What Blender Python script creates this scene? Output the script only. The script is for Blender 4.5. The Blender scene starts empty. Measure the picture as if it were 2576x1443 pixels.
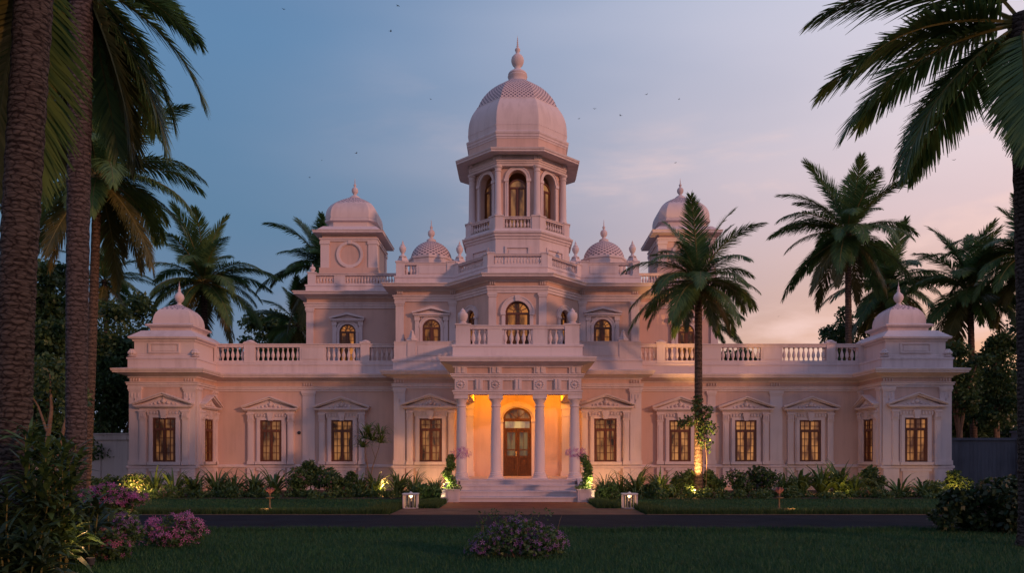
import bpy, math, random
import numpy as np
from mathutils import Vector, Matrix, Euler

R = math.radians
sc = bpy.context.scene
COL = sc.collection
random.seed(7)
rng = np.random.default_rng(11)

# ------------------------------------------------------------------ camera, sky, sun, exposure
cam = bpy.data.cameras.new("camera")
cam_ob = bpy.data.objects.new("camera", cam)
COL.objects.link(cam_ob)
cam_ob.location = (0, -40, 1.7)
cam_ob.rotation_euler = (R(90), 0, 0)
cam.sensor_width = 36
cam.lens = 36 * 2000 / 2576
cam.shift_x = -14 / 2576
cam.shift_y = 428.5 / 2576
cam.clip_start = 0.1
cam.clip_end = 3000
sc.camera = cam_ob
sc.render.engine = 'CYCLES'
sc.cycles.use_denoising = True
try:
    sc.cycles.denoiser = 'OPENIMAGEDENOISE'
except Exception:
    pass
sc.cycles.max_bounces = 6
sc.cycles.transparent_max_bounces = 12
sc.cycles.sample_clamp_indirect = 4
sc.view_settings.view_transform = 'Standard'
sc.view_settings.look = 'None'
sc.view_settings.exposure = 0
sc.view_settings.gamma = 1


def lin(r, g, b):
    f = lambda c: (c / 255) / 12.92 if c / 255 <= 0.04045 else ((c / 255 + 0.055) / 1.055) ** 2.4
    return (f(r), f(g), f(b), 1)


world = bpy.data.worlds.new("World")
sc.world = world
world.use_nodes = True
wn, wl = world.node_tree.nodes, world.node_tree.links
wn.clear()


def wmath(op, a, b=None, clamp=False):
    n = wn.new('ShaderNodeMath')
    n.operation = op
    n.use_clamp = clamp
    for i, v in enumerate((a, b)):
        if v is None:
            continue
        if isinstance(v, (int, float)):
            n.inputs[i].default_value = v
        else:
            wl.new(v, n.inputs[i])
    return n.outputs[0]


def wramp(fac, stops):
    n = wn.new('ShaderNodeValToRGB')
    e = n.color_ramp.elements
    while len(e) < len(stops):
        e.new(0.5)
    for k, (p, c) in enumerate(stops):
        e[k].position = p
        e[k].color = c
    wl.new(fac, n.inputs[0])
    return n.outputs[0]


def wmix(fac, a, b):
    n = wn.new('ShaderNodeMix')
    n.data_type = 'RGBA'
    if isinstance(fac, (int, float)):
        n.inputs[0].default_value = fac
    else:
        wl.new(fac, n.inputs[0])
    for i, v in ((6, a), (7, b)):
        if isinstance(v, tuple):
            n.inputs[i].default_value = v
        else:
            wl.new(v, n.inputs[i])
    return n.outputs[2]


def wsmooth(v, a, b):
    n = wn.new('ShaderNodeMapRange')
    n.interpolation_type = 'SMOOTHSTEP'
    n.inputs[1].default_value = a
    n.inputs[2].default_value = b
    wl.new(v, n.inputs[0])
    return n.outputs[0]


tc = wn.new('ShaderNodeTexCoord')
sep = wn.new('ShaderNodeSeparateXYZ')
wl.new(tc.outputs['Generated'], sep.inputs[0])
dx, dy, dz = sep.outputs
hyp = wmath('SQRT', wmath('ADD', wmath('MULTIPLY', dx, dx), wmath('ADD', wmath('MULTIPLY', dy, dy), 0.0001)))
az = wmath('DIVIDE', dx, hyp)
mapn = wn.new('ShaderNodeMapping')
mapn.inputs['Scale'].default_value = (2.2, 2.2, 9.0)
mapn.inputs['Rotation'].default_value = (0, R(6), 0)
wl.new(tc.outputs['Generated'], mapn.inputs[0])
cn = wn.new('ShaderNodeTexNoise')
cn.inputs['Scale'].default_value = 1.6
cn.inputs['Detail'].default_value = 6
cn.inputs['Roughness'].default_value = 0.55
cn.inputs['Distortion'].default_value = 0.4
wl.new(mapn.outputs[0], cn.inputs[0])
cn2 = wn.new('ShaderNodeTexNoise')
cn2.inputs['Scale'].default_value = 0.9
cn2.inputs['Detail'].default_value = 3
wl.new(mapn.outputs[0], cn2.inputs[0])
soft = wmath('MULTIPLY', wmath('SUBTRACT', cn2.outputs[0], 0.5), 0.30)
side = wsmooth(wmath('ADD', az, soft), -0.38, 0.68)
left_sky = wramp(dz, [(0.0, lin(134, 138, 160)), (0.16, lin(108, 132, 160)), (0.28, lin(98, 132, 164)),
                      (0.45, lin(98, 136, 175)), (1.0, lin(70, 104, 156))])
right_sky = wramp(dz, [(0.0, lin(248, 168, 116)), (0.10, lin(251, 190, 148)), (0.19, lin(243, 197, 178)),
                       (0.27, lin(238, 208, 208)), (0.36, lin(238, 220, 226)), (0.50, lin(214, 213, 230)),
                       (1.0, lin(110, 128, 176))])
front = wmix(side, left_sky, right_sky)
streak = wsmooth(cn.outputs[0], 0.53, 0.72)
streak = wmath('MULTIPLY', streak, wmath('MULTIPLY', wsmooth(az, -0.35, 0.25), wsmooth(dz, 0.5, 0.2)))
front = wmix(wmath('MULTIPLY', streak, 0.8), front, lin(248, 212, 204))
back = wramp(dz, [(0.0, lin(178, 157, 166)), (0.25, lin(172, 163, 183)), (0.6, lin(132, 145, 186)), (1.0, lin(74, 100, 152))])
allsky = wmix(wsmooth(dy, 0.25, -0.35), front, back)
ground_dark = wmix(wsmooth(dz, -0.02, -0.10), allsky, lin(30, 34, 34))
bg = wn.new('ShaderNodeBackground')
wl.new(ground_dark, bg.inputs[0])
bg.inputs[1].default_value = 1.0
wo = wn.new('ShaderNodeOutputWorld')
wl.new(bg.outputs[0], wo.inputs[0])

sun = bpy.data.lights.new("sun", 'SUN')
sun.energy = 1.4
sun.angle = R(3.4)
sun.color = (1.0, 0.45, 0.25)
sun_ob = bpy.data.objects.new("sun", sun)
COL.objects.link(sun_ob)
SUN_AZ, SUN_EL = R(50), R(12)
sd = Vector((math.sin(SUN_AZ) * math.cos(SUN_EL), -math.cos(SUN_AZ) * math.cos(SUN_EL), math.sin(SUN_EL)))
sun_ob.rotation_euler = sd.to_track_quat('Z', 'Y').to_euler()
sun_ob.location = sd * 60


def px(x, d):
    return (x - 1302) * d / 2000


def pz(y, d):
    return 1.7 + (1150 - y) * d / 2000


# ------------------------------------------------------------------ mesh helpers
class MB:
    def __init__(s):
        s.v, s.f, s.m, s.uv, s.cur = [], [], [], {}, 0

    def add(s, vs, fs):
        o = len(s.v)
        s.v += [tuple(p) for p in vs]
        for f in fs:
            s.f.append(tuple(i + o for i in f))
            s.m.append(s.cur)

    def box(s, x0, x1, y0, y1, z0, z1):
        x0, x1 = min(x0, x1), max(x0, x1)
        y0, y1 = min(y0, y1), max(y0, y1)
        z0, z1 = min(z0, z1), max(z0, z1)
        s.add([(x0, y0, z0), (x1, y0, z0), (x1, y1, z0), (x0, y1, z0), (x0, y0, z1), (x1, y0, z1), (x1, y1, z1), (x0, y1, z1)],
              [(0, 3, 2, 1), (4, 5, 6, 7), (0, 1, 5, 4), (1, 2, 6, 5), (2, 3, 7, 6), (3, 0, 4, 7)])

    def prism(s, poly, y0, y1):
        """poly of (x, z) counter-clockwise seen from -y, extruded from y0 (front) to y1"""
        n = len(poly)
        s.add([(x, y0, z) for x, z in poly] + [(x, y1, z) for x, z in poly],
              [tuple(range(n)), tuple(range(2 * n - 1, n - 1, -1))] +
              [(i, i + n, (i + 1) % n + n, (i + 1) % n) for i in range(n)])

    def slab(s, poly, z0, z1):
        n = len(poly)
        s.add([(x, y, z0) for x, y in poly] + [(x, y, z1) for x, y in poly],
              [tuple(range(n - 1, -1, -1)), tuple(range(n, 2 * n))] +
              [(i, (i + 1) % n, (i + 1) % n + n, i + n) for i in range(n)])

    def lathe(s, prof, c=(0, 0, 0), seg=16, cap=True):
        vs, fs = [], []
        for r, z in prof:
            for k in range(seg):
                a = 2 * math.pi * k / seg
                vs.append((c[0] + r * math.cos(a), c[1] + r * math.sin(a), c[2] + z))
        for i in range(len(prof) - 1):
            for k in range(seg):
                k2 = (k + 1) % seg
                fs.append((i * seg + k, i * seg + k2, (i + 1) * seg + k2, (i + 1) * seg + k))
        if cap:
            fs.append(tuple(range(seg - 1, -1, -1)))
            n = (len(prof) - 1) * seg
            fs.append(tuple(range(n, n + seg)))
        s.add(vs, fs)

    def polylathe(s, prof, plan, c=(0, 0, 0), cols=7, vscale=4.0, uvs=False):
        """rings of the polygon plan(A) at each (A, z)"""
        n = len(plan(1.0))
        vs = []
        for A, z in prof:
            vs += [(c[0] + x, c[1] + y, c[2] + z) for x, y in plan(A)]
        vl = [0.0]
        for (a0, z0), (a1, z1) in zip(prof, prof[1:]):
            vl.append(vl[-1] + math.hypot(a1 - a0, z1 - z0))
        fs = []
        base = len(s.f)
        for i in range(len(prof) - 1):
            for k in range(n):
                k2 = (k + 1) % n
                if uvs:
                    s.uv[base + len(fs)] = [(k * cols, vl[i] * vscale), ((k + 1) * cols, vl[i] * vscale),
                                            ((k + 1) * cols, vl[i + 1] * vscale), (k * cols, vl[i + 1] * vscale)]
                fs.append((i * n + k, i * n + k2, (i + 1) * n + k2, (i + 1) * n + k))
        m = (len(prof) - 1) * n
        fs.append(tuple(range(m, m + n)))
        s.add(vs, fs)

    def sweep(s, path, prof, closed=False, caps=True):
        """prof = closed polygon of (outward, z) swept along plan path with mitred corners; outward is right of travel"""
        n = len(path)
        offs = []
        for i in range(n):
            def nrm(a, b):
                d = Vector((b[0] - a[0], b[1] - a[1])).normalized()
                return Vector((d.y, -d.x))
            if closed or 0 < i < n - 1:
                n1 = nrm(path[i - 1], path[i])
                n2 = nrm(path[i], path[(i + 1) % n])
                mvec = (n1 + n2) / (1 + n1.dot(n2))
            elif i == 0:
                mvec = nrm(path[0], path[1])
            else:
                mvec = nrm(path[-2], path[-1])
            offs.append(mvec)
        k = len(prof)
        vs = [(p[0] + o.x * a, p[1] + o.y * a, z) for p, o in zip(path, offs) for a, z in prof]
        fs = []
        for i in range(n if closed else n - 1):
            j = (i + 1) % n
            for q in range(k):
                q2 = (q + 1) % k
                fs.append((i * k + q, j * k + q, j * k + q2, i * k + q2))
        if not closed and caps:
            fs.append(tuple(range(k - 1, -1, -1)))
            fs.append(tuple(range((n - 1) * k, n * k)))
        s.add(vs, fs)

    def wallstrip(s, path, z0, z1, closed=False):
        n = len(path)
        vs = [(x, y, z0) for x, y in path] + [(x, y, z1) for x, y in path]
        s.add(vs, [(i, (i + 1) % n, (i + 1) % n + n, i + n) for i in range(n if closed else n - 1)])

    def tube(s, pts, rad, seg=8, cap=True):
        pts = [Vector(p) for p in pts]
        vs, fs = [], []
        up = Vector((0.3, 0.95, 0.1))
        for i, p in enumerate(pts):
            t = (pts[min(i + 1, len(pts) - 1)] - pts[max(i - 1, 0)]).normalized()
            a = t.cross(up)
            if a.length < 1e-3:
                a = t.cross(Vector((1, 0, 0)))
            a.normalize()
            b = t.cross(a)
            r = rad[i] if isinstance(rad, (list, tuple)) else rad
            for k in range(seg):
                th = 2 * math.pi * k / seg
                vs.append(p + a * (r * math.cos(th)) + b * (r * math.sin(th)))
        for i in range(len(pts) - 1):
            for k in range(seg):
                k2 = (k + 1) % seg
                fs.append((i * seg + k, (i + 1) * seg + k, (i + 1) * seg + k2, i * seg + k2))
        if cap:
            fs.append(tuple(range(seg)))
            n = (len(pts) - 1) * seg
            fs.append(tuple(range(n + seg - 1, n - 1, -1)))
        s.add(vs, fs)

    def mesh(s, name, mats, smooth=False, ang=40):
        me = bpy.data.meshes.new(name)
        me.from_pydata(s.v, [], s.f)
        for m in (mats if isinstance(mats, (list, tuple)) else [mats]):
            me.materials.append(m)
        if any(s.m):
            me.polygons.foreach_set('material_index', s.m)
        if s.uv:
            ul = me.uv_layers.new(name="UVMap")
            for fi, c in s.uv.items():
                p = me.polygons[fi]
                for li, uv in zip(p.loop_indices, c):
                    ul.data[li].uv = uv
        if smooth:
            me.polygons.foreach_set('use_smooth', [True] * len(me.polygons))
            me.set_sharp_from_angle(angle=R(ang))
        me.update()
        return me

    def build(s, name, mats, parent=None, loc=(0, 0, 0), rz=0, smooth=False, ang=40):
        return link(name, s.mesh(name, mats, smooth, ang), parent, loc, rz)


def link(name, me, parent=None, loc=(0, 0, 0), rz=0):
    o = bpy.data.objects.new(name, me)
    COL.objects.link(o)
    o.location = loc
    o.rotation_euler = (0, 0, rz)
    if parent:
        o.parent = parent
    return o


def thing(name, label, cat, loc=(0, 0, 0), rz=0, group=None):
    o = bpy.data.objects.new(name, None)
    COL.objects.link(o)
    o.empty_display_size = 0.2
    o.location = loc
    o.rotation_euler = (0, 0, rz)
    return tag(o, label, cat, group)


def tag(o, label, cat, group=None):
    o['label'] = label
    o['category'] = cat
    if group:
        o['group'] = group
    return o


def np_mesh(name, v, quads, mats, midx=None, smooth=False):
    me = bpy.data.meshes.new(name)
    v = np.asarray(v, dtype=np.float32)
    q = np.asarray(quads, dtype=np.int32)
    me.vertices.add(len(v))
    me.vertices.foreach_set('co', v.ravel())
    me.loops.add(q.size)
    me.loops.foreach_set('vertex_index', q.ravel())
    me.polygons.add(len(q))
    me.polygons.foreach_set('loop_start', np.arange(0, q.size, 4, dtype=np.int32))
    for m in (mats if isinstance(mats, (list, tuple)) else [mats]):
        me.materials.append(m)
    if midx is not None:
        me.polygons.foreach_set('material_index', np.asarray(midx, dtype=np.int32))
    me.polygons.foreach_set('use_smooth', np.full(len(q), smooth))
    me.update(calc_edges=True)
    return me


# ------------------------------------------------------------------ materials
def newmat(name):
    m = bpy.data.materials.new(name)
    m.use_nodes = True
    nt = m.node_tree
    return m, nt, nt.nodes['Principled BSDF']


def noise_mat(name, c1, c2, scale=3.0, rough=0.75, bump=0.15, bscale=60, detail=5, spec=0.3, stretch=None, extra=None):
    m, nt, b = newmat(name)
    N, L = nt.nodes, nt.links
    t = N.new('ShaderNodeTexCoord')
    src = t.outputs['Object']
    if stretch:
        mp = N.new('ShaderNodeMapping')
        mp.inputs['Scale'].default_value = stretch
        L.new(src, mp.inputs[0])
        src = mp.outputs[0]
    n = N.new('ShaderNodeTexNoise')
    n.inputs['Scale'].default_value = scale
    n.inputs['Detail'].default_value = detail
    n.inputs['Roughness'].default_value = 0.62
    L.new(src, n.inputs[0])
    r = N.new('ShaderNodeValToRGB')
    r.color_ramp.elements[0].position = 0.32
    r.color_ramp.elements[1].position = 0.68
    r.color_ramp.elements[0].color = (*c1, 1)
    r.color_ramp.elements[1].color = (*c2, 1)
    L.new(n.outputs[0], r.inputs[0])
    L.new(r.outputs[0], b.inputs['Base Color'])
    b.inputs['Roughness'].default_value = rough
    b.inputs['Specular IOR Level'].default_value = spec
    if bump:
        n2 = N.new('ShaderNodeTexNoise')
        n2.inputs['Scale'].default_value = bscale
        n2.inputs['Detail'].default_value = 4
        L.new(src, n2.inputs[0])
        bp = N.new('ShaderNodeBump')
        bp.inputs['Strength'].default_value = bump
        bp.inputs['Distance'].default_value = 0.02
        L.new(n2.outputs[0], bp.inputs['Height'])
        L.new(bp.outputs[0], b.inputs['Normal'])
    return m


M = {}


def plaster(name, c, dark):
    """painted stucco: mottling plus thin vertical rain streaks"""
    m, nt, b = newmat(name)
    N, L = nt.nodes, nt.links
    t = N.new('ShaderNodeTexCoord')
    mp = N.new('ShaderNodeMapping')
    mp.inputs['Scale'].default_value = (3.0, 3.0, 0.28)
    g = N.new('ShaderNodeNewGeometry')
    L.new(g.outputs['Position'], mp.inputs[0])
    n = N.new('ShaderNodeTexNoise')
    n.inputs['Scale'].default_value = 1.1
    n.inputs['Detail'].default_value = 7
    n.inputs['Roughness'].default_value = 0.65
    L.new(mp.outputs[0], n.inputs[0])
    n2 = N.new('ShaderNodeTexNoise')
    n2.inputs['Scale'].default_value = 0.55
    n2.inputs['Detail'].default_value = 6
    L.new(g.outputs['Position'], n2.inputs[0])
    mx = N.new('ShaderNodeMath')
    mx.operation = 'ADD'
    L.new(n.outputs[0], mx.inputs[0])
    L.new(n2.outputs[0], mx.inputs[1])
    r = N.new('ShaderNodeValToRGB')
    r.color_ramp.elements[0].position = 0.34
    r.color_ramp.elements[1].position = 0.52
    r.color_ramp.elements[0].color = (*dark, 1)
    r.color_ramp.elements[1].color = (*c, 1)
    h = N.new('ShaderNodeMath')
    h.operation = 'MULTIPLY'
    h.inputs[1].default_value = 0.5
    L.new(mx.outputs[0], h.inputs[0])
    L.new(h.outputs[0], r.inputs[0])
    L.new(r.outputs[0], b.inputs['Base Color'])
    b.inputs['Roughness'].default_value = 0.8
    b.inputs['Specular IOR Level'].default_value = 0.2
    n3 = N.new('ShaderNodeTexNoise')
    n3.inputs['Scale'].default_value = 14
    n3.inputs['Detail'].default_value = 6
    L.new(g.outputs['Position'], n3.inputs[0])
    bp = N.new('ShaderNodeBump')
    bp.inputs['Strength'].default_value = 0.12
    bp.inputs['Distance'].default_value = 0.03
    L.new(n3.outputs[0], bp.inputs['Height'])
    L.new(bp.outputs[0], b.inputs['Normal'])
    return m


M['wall'] = plaster('peach_stucco', (0.67, 0.465, 0.395), (0.545, 0.37, 0.31))
M['trim'] = plaster('pale_pink_trim', (0.73, 0.605, 0.595), (0.58, 0.47, 0.46))
M['roof'] = noise_mat('terrace_concrete', (0.3, 0.24, 0.22), (0.4, 0.32, 0.3), 2)
M['wood'] = noise_mat('varnished_teak', (0.085, 0.026, 0.011), (0.16, 0.046, 0.018), 6, 0.45, 0.1, 40, stretch=(6, 6, 1), spec=0.5)
M['doorwood'] = noise_mat('dark_door_teak', (0.075, 0.03, 0.012), (0.14, 0.058, 0.022), 6, 0.5, 0.1, 40, stretch=(6, 6, 1), spec=0.3)
M['iron'] = noise_mat('dark_metal', (0.03, 0.03, 0.035), (0.06, 0.06, 0.065), 8, 0.5, 0.05)
M['brass'] = noise_mat('brass', (0.55, 0.38, 0.14), (0.7, 0.5, 0.2), 8, 0.35, 0)
M['step'] = plaster('step_stone', (0.62, 0.52, 0.53), (0.46, 0.38, 0.39))
M['whitepaint'] = noise_mat('white_paint', (0.66, 0.63, 0.6), (0.78, 0.75, 0.72), 5, 0.5, 0.08)
M['soil'] = noise_mat('garden_soil', (0.035, 0.022, 0.014), (0.07, 0.045, 0.03), 6, 0.95, 0.8, 20)
M['asphalt'] = noise_mat('asphalt', (0.013, 0.015, 0.021), (0.023, 0.026, 0.035), 1.2, 0.9, 0.5, 90, spec=0.06)
M['concrete_wall'] = plaster('grey_boundary_wall', (0.115, 0.125, 0.155), (0.07, 0.075, 0.095))
M['concrete_left'] = plaster('cream_boundary_wall', (0.58, 0.5, 0.47), (0.45, 0.38, 0.36))


def lattice_mat():
    m, nt, b = newmat('pierced_lattice')
    N, L = nt.nodes, nt.links
    t = N.new('ShaderNodeTexCoord')
    s = N.new('ShaderNodeSeparateXYZ')
    L.new(t.outputs['UV'], s.inputs[0])

    def mth(op, a, c=None):
        n = N.new('ShaderNodeMath')
        n.operation = op
        for i, v in enumerate((a, c)):
            if v is None:
                continue
            if isinstance(v, (int, float)):
                n.inputs[i].default_value = v
            else:
                L.new(v, n.inputs[i])
        return n.outputs[0]
    p = mth('MULTIPLY', mth('SINE', mth('MULTIPLY', s.outputs[0], math.pi)), mth('SINE', mth('MULTIPLY', s.outputs[1], math.pi)))
    r = N.new('ShaderNodeMapRange')
    r.inputs[1].default_value = 0.22
    r.inputs[2].default_value = 0.40
    L.new(p, r.inputs[0])
    mx = N.new('ShaderNodeMix')
    mx.data_type = 'RGBA'
    mx.inputs[6].default_value = (0.68, 0.53, 0.53, 1)
    mx.inputs[7].default_value = (0.15, 0.115, 0.15, 1)
    L.new(r.outputs[0], mx.inputs[0])
    L.new(mx.outputs[2], b.inputs['Base Color'])
    b.inputs['Roughness'].default_value = 0.8
    bp = N.new('ShaderNodeBump')
    bp.invert = True
    bp.inputs['Strength'].default_value = 0.8
    bp.inputs['Distance'].default_value = 0.06
    L.new(r.outputs[0], bp.inputs['Height'])
    L.new(bp.outputs[0], b.inputs['Normal'])
    return m


M['lattice'] = lattice_mat()


def brick_mat(name, c1, c2, mortar, scale):
    m, nt, b = newmat(name)
    N, L = nt.nodes, nt.links
    t = N.new('ShaderNodeTexCoord')
    br = N.new('ShaderNodeTexBrick')
    br.inputs['Scale'].default_value = scale
    br.inputs['Color1'].default_value = (*c1, 1)
    br.inputs['Color2'].default_value = (*c2, 1)
    br.inputs['Mortar'].default_value = (*mortar, 1)
    br.inputs['Mortar Size'].default_value = 0.015
    L.new(t.outputs['Object'], br.inputs[0])
    n = N.new('ShaderNodeTexNoise')
    n.inputs['Scale'].default_value = 1.6
    n.inputs['Detail'].default_value = 6
    L.new(t.outputs['Object'], n.inputs[0])
    mx = N.new('ShaderNodeMix')
    mx.data_type = 'RGBA'
    mx.blend_type = 'MULTIPLY'
    mx.inputs[0].default_value = 0.7
    L.new(br.outputs[0], mx.inputs[6])
    L.new(n.outputs[0], mx.inputs[7])
    L.new(mx.outputs[2], b.inputs['Base Color'])
    b.inputs['Roughness'].default_value = 0.9
    b.inputs['Specular IOR Level'].default_value = 0.08
    return m


M['brick'] = brick_mat('terracotta_paving', (0.42, 0.125, 0.07), (0.33, 0.10, 0.055), (0.16, 0.08, 0.055), 5)
M['apron'] = brick_mat('clay_paving', (0.30, 0.15, 0.10), (0.26, 0.125, 0.085), (0.15, 0.09, 0.07), 3)


def pane_mat(name, warm, strength, dark=0.5):
    """lit room behind glass: curtains, shelf and shadow shapes glow through a glossy pane"""
    m, nt, b = newmat(name)
    N, L = nt.nodes, nt.links
    t = N.new('ShaderNodeTexCoord')
    oi = N.new('ShaderNodeObjectInfo')
    add = N.new('ShaderNodeVectorMath')
    add.operation = 'ADD'
    sca = N.new('ShaderNodeVectorMath')
    sca.operation = 'SCALE'
    cmb = N.new('ShaderNodeCombineXYZ')
    L.new(oi.outputs['Random'], cmb.inputs[0])
    L.new(oi.outputs['Random'], cmb.inputs[2])
    L.new(cmb.outputs[0], sca.inputs[0])
    sca.inputs[3].default_value = 37.0
    L.new(t.outputs['Object'], add.inputs[0])
    L.new(sca.outputs[0], add.inputs[1])
    mp = N.new('ShaderNodeMapping')
    mp.inputs['Scale'].default_value = (1.0, 1.0, 0.35)
    L.new(add.outputs[0], mp.inputs[0])
    n = N.new('ShaderNodeTexNoise')
    n.inputs['Scale'].default_value = 2.6
    n.inputs['Detail'].default_value = 3
    L.new(mp.outputs[0], n.inputs[0])
    r = N.new('ShaderNodeValToRGB')
    e = r.color_ramp.elements
    e[0].position = 0.40
    e[1].position = 0.60
    e[0].color = (warm[0] * dark * 0.6, warm[1] * dark * 0.55, warm[2] * dark, 1)
    e[1].color = (*warm, 1)
    L.new(n.outputs[0], r.inputs[0])
    w = N.new('ShaderNodeTexWave')
    w.inputs['Scale'].default_value = 5.0
    w.inputs['Distortion'].default_value = 1.5
    w.inputs['Detail'].default_value = 1
    L.new(add.outputs[0], w.inputs[0])
    mr = N.new('ShaderNodeMapRange')
    mr.inputs[3].default_value = 0.92
    mr.inputs[4].default_value = 1.08
    L.new(w.outputs[0], mr.inputs[0])
    st = N.new('ShaderNodeMath')
    st.operation = 'MULTIPLY'
    L.new(mr.outputs[0], st.inputs[0])
    rr = N.new('ShaderNodeMapRange')
    rr.inputs[3].default_value = 0.5 * strength
    rr.inputs[4].default_value = 1.35 * strength
    b.inputs['Specular IOR Level'].default_value = 0.3
    L.new(oi.outputs['Random'], rr.inputs[0])
    L.new(rr.outputs[0], st.inputs[1])
    b.inputs['Base Color'].default_value = (0.03, 0.025, 0.02, 1)
    b.inputs['Roughness'].default_value = 0.06
    L.new(r.outputs[0], b.inputs['Emission Color'])
    L.new(st.outputs[0], b.inputs['Emission Strength'])
    return m


M['pane'] = pane_mat('lit_window_glass', (1.0, 0.40, 0.125), 0.40, 0.3)
M['pane_dim'] = pane_mat('dim_window_glass', (1.0, 0.41, 0.14), 0.29, 0.16)
M['pane_mixed'] = pane_mat('half_lit_window_glass', (1.0, 0.40, 0.125), 0.36, 0.04)
M['pane_up'] = pane_mat('lit_upper_glass', (1.0, 0.34, 0.075), 0.48, 0.08)
M['pane_dark'] = pane_mat('dim_tower_glass', (1.0, 0.42, 0.15), 0.32, 0.25)
M['pane_door'] = pane_mat('door_glass', (1.0, 0.62, 0.26), 0.30, 0.6)
M['pane_transom'] = pane_mat('bright_transom_glass', (1.0, 0.62, 0.24), 0.8, 0.6)


def emit(name, col, s):
    m, nt, b = newmat(name)
    b.inputs['Base Color'].default_value = (*col, 1)
    b.inputs['Emission Color'].default_value = (*col, 1)
    b.inputs['Emission Strength'].default_value = s
    return m


M['bulb'] = emit('warm_bulb', (1.0, 0.66, 0.3), 5)


def leaf_mat(name, c1, c2, trans=0.25, rough=0.45, scale=1.5):
    m, nt, b = newmat(name)
    N, L = nt.nodes, nt.links
    g = N.new('ShaderNodeNewGeometry')
    n = N.new('ShaderNodeTexNoise')
    n.inputs['Scale'].default_value = scale
    n.inputs['Detail'].default_value = 3
    L.new(g.outputs['Position'], n.inputs[0])
    ad = N.new('ShaderNodeMath')
    ad.operation = 'ADD'
    L.new(n.outputs[0], ad.inputs[0])
    mu = N.new('ShaderNodeMath')
    mu.operation = 'MULTIPLY'
    mu.inputs[1].default_value = 0.4
    L.new(g.outputs['Random Per Island'], mu.inputs[0])
    L.new(mu.outputs[0], ad.inputs[1])
    r = N.new('ShaderNodeValToRGB')
    r.color_ramp.elements[0].position = 0.45
    r.color_ramp.elements[1].position = 0.95
    r.color_ramp.elements[0].color = (*c1, 1)
    r.color_ramp.elements[1].color = (*c2, 1)
    L.new(ad.outputs[0], r.inputs[0])
    L.new(r.outputs[0], b.inputs['Base Color'])
    b.inputs['Roughness'].default_value = rough
    b.inputs['Specular IOR Level'].default_value = 0.35
    tr = N.new('ShaderNodeBsdfTranslucent')
    L.new(r.outputs[0], tr.inputs[0])
    mx = N.new('ShaderNodeMixShader')
    mx.inputs[0].default_value = trans
    out = N['Material Output']
    L.new(b.outputs[0], mx.inputs[1])
    L.new(tr.outputs[0], mx.inputs[2])
    L.new(mx.outputs[0], out.inputs[0])
    return m


M['palm'] = leaf_mat('palm_leaflets', (0.05, 0.112, 0.042), (0.15, 0.24, 0.07), 0.38)
M['palm_old'] = leaf_mat('old_palm_leaflets', (0.07, 0.08, 0.024), (0.17, 0.15, 0.045), 0.35)
M['rachis'] = noise_mat('palm_rachis', (0.10, 0.10, 0.03), (0.17, 0.15, 0.05), 4, 0.5, 0)
M['tree'] = leaf_mat('tree_leaves', (0.026, 0.062, 0.026), (0.088, 0.145, 0.045), 0.3)
M['shrub'] = leaf_mat('shrub_leaves', (0.028, 0.064, 0.022), (0.085, 0.15, 0.042), 0.2, scale=4)
M['dark_shrub'] = leaf_mat('dark_shrub_leaves', (0.013, 0.03, 0.013), (0.04, 0.07, 0.024), 0.2, scale=4)
M['strap'] = leaf_mat('strap_leaves', (0.05, 0.10, 0.032), (0.15, 0.23, 0.065), 0.2, scale=3)
M['lush'] = leaf_mat('lush_leaves', (0.05, 0.10, 0.03), (0.16, 0.23, 0.06), 0.25, scale=5)
M['vine'] = leaf_mat('topiary_leaves', (0.06, 0.13, 0.03), (0.18, 0.29, 0.06), 0.2, scale=6)
M['grass'] = leaf_mat('grass_blades', (0.014, 0.058, 0.019), (0.031, 0.10, 0.032), 0.12, 0.6, scale=0.8)
M['fringe'] = leaf_mat('grass_fringe', (0.024, 0.052, 0.012), (0.06, 0.10, 0.024), 0.2, 0.6, scale=1.2)
M['lotus'] = leaf_mat('lotus_petals', (0.22, 0.08, 0.10), (0.36, 0.16, 0.18), 0.1, 0.6, scale=8)
M['stone_dark'] = noise_mat('brown_stone', (0.08, 0.055, 0.04), (0.14, 0.10, 0.075), 6, 0.8, 0.2)
M['pink'] = leaf_mat('pink_petals', (0.42, 0.11, 0.32), (0.60, 0.24, 0.48), 0.25, 0.6, scale=8)
M['magenta'] = leaf_mat('magenta_petals', (0.30, 0.07, 0.26), (0.48, 0.15, 0.40), 0.25, 0.6, scale=8)
M['violet'] = leaf_mat('violet_petals', (0.20, 0.08, 0.30), (0.40, 0.20, 0.46), 0.25, 0.6, scale=8)
M['palepink'] = leaf_mat('pale_pink_petals', (0.5, 0.22, 0.3), (0.7, 0.42, 0.48), 0.25, 0.6, scale=8)
M['rose'] = leaf_mat('rose_petals', (0.40, 0.08, 0.18), (0.56, 0.20, 0.30), 0.25, 0.6, scale=8)
M['cream'] = leaf_mat('cream_petals', (0.62, 0.52, 0.36), (0.75, 0.66, 0.5), 0.25, 0.6, scale=8)


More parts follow.
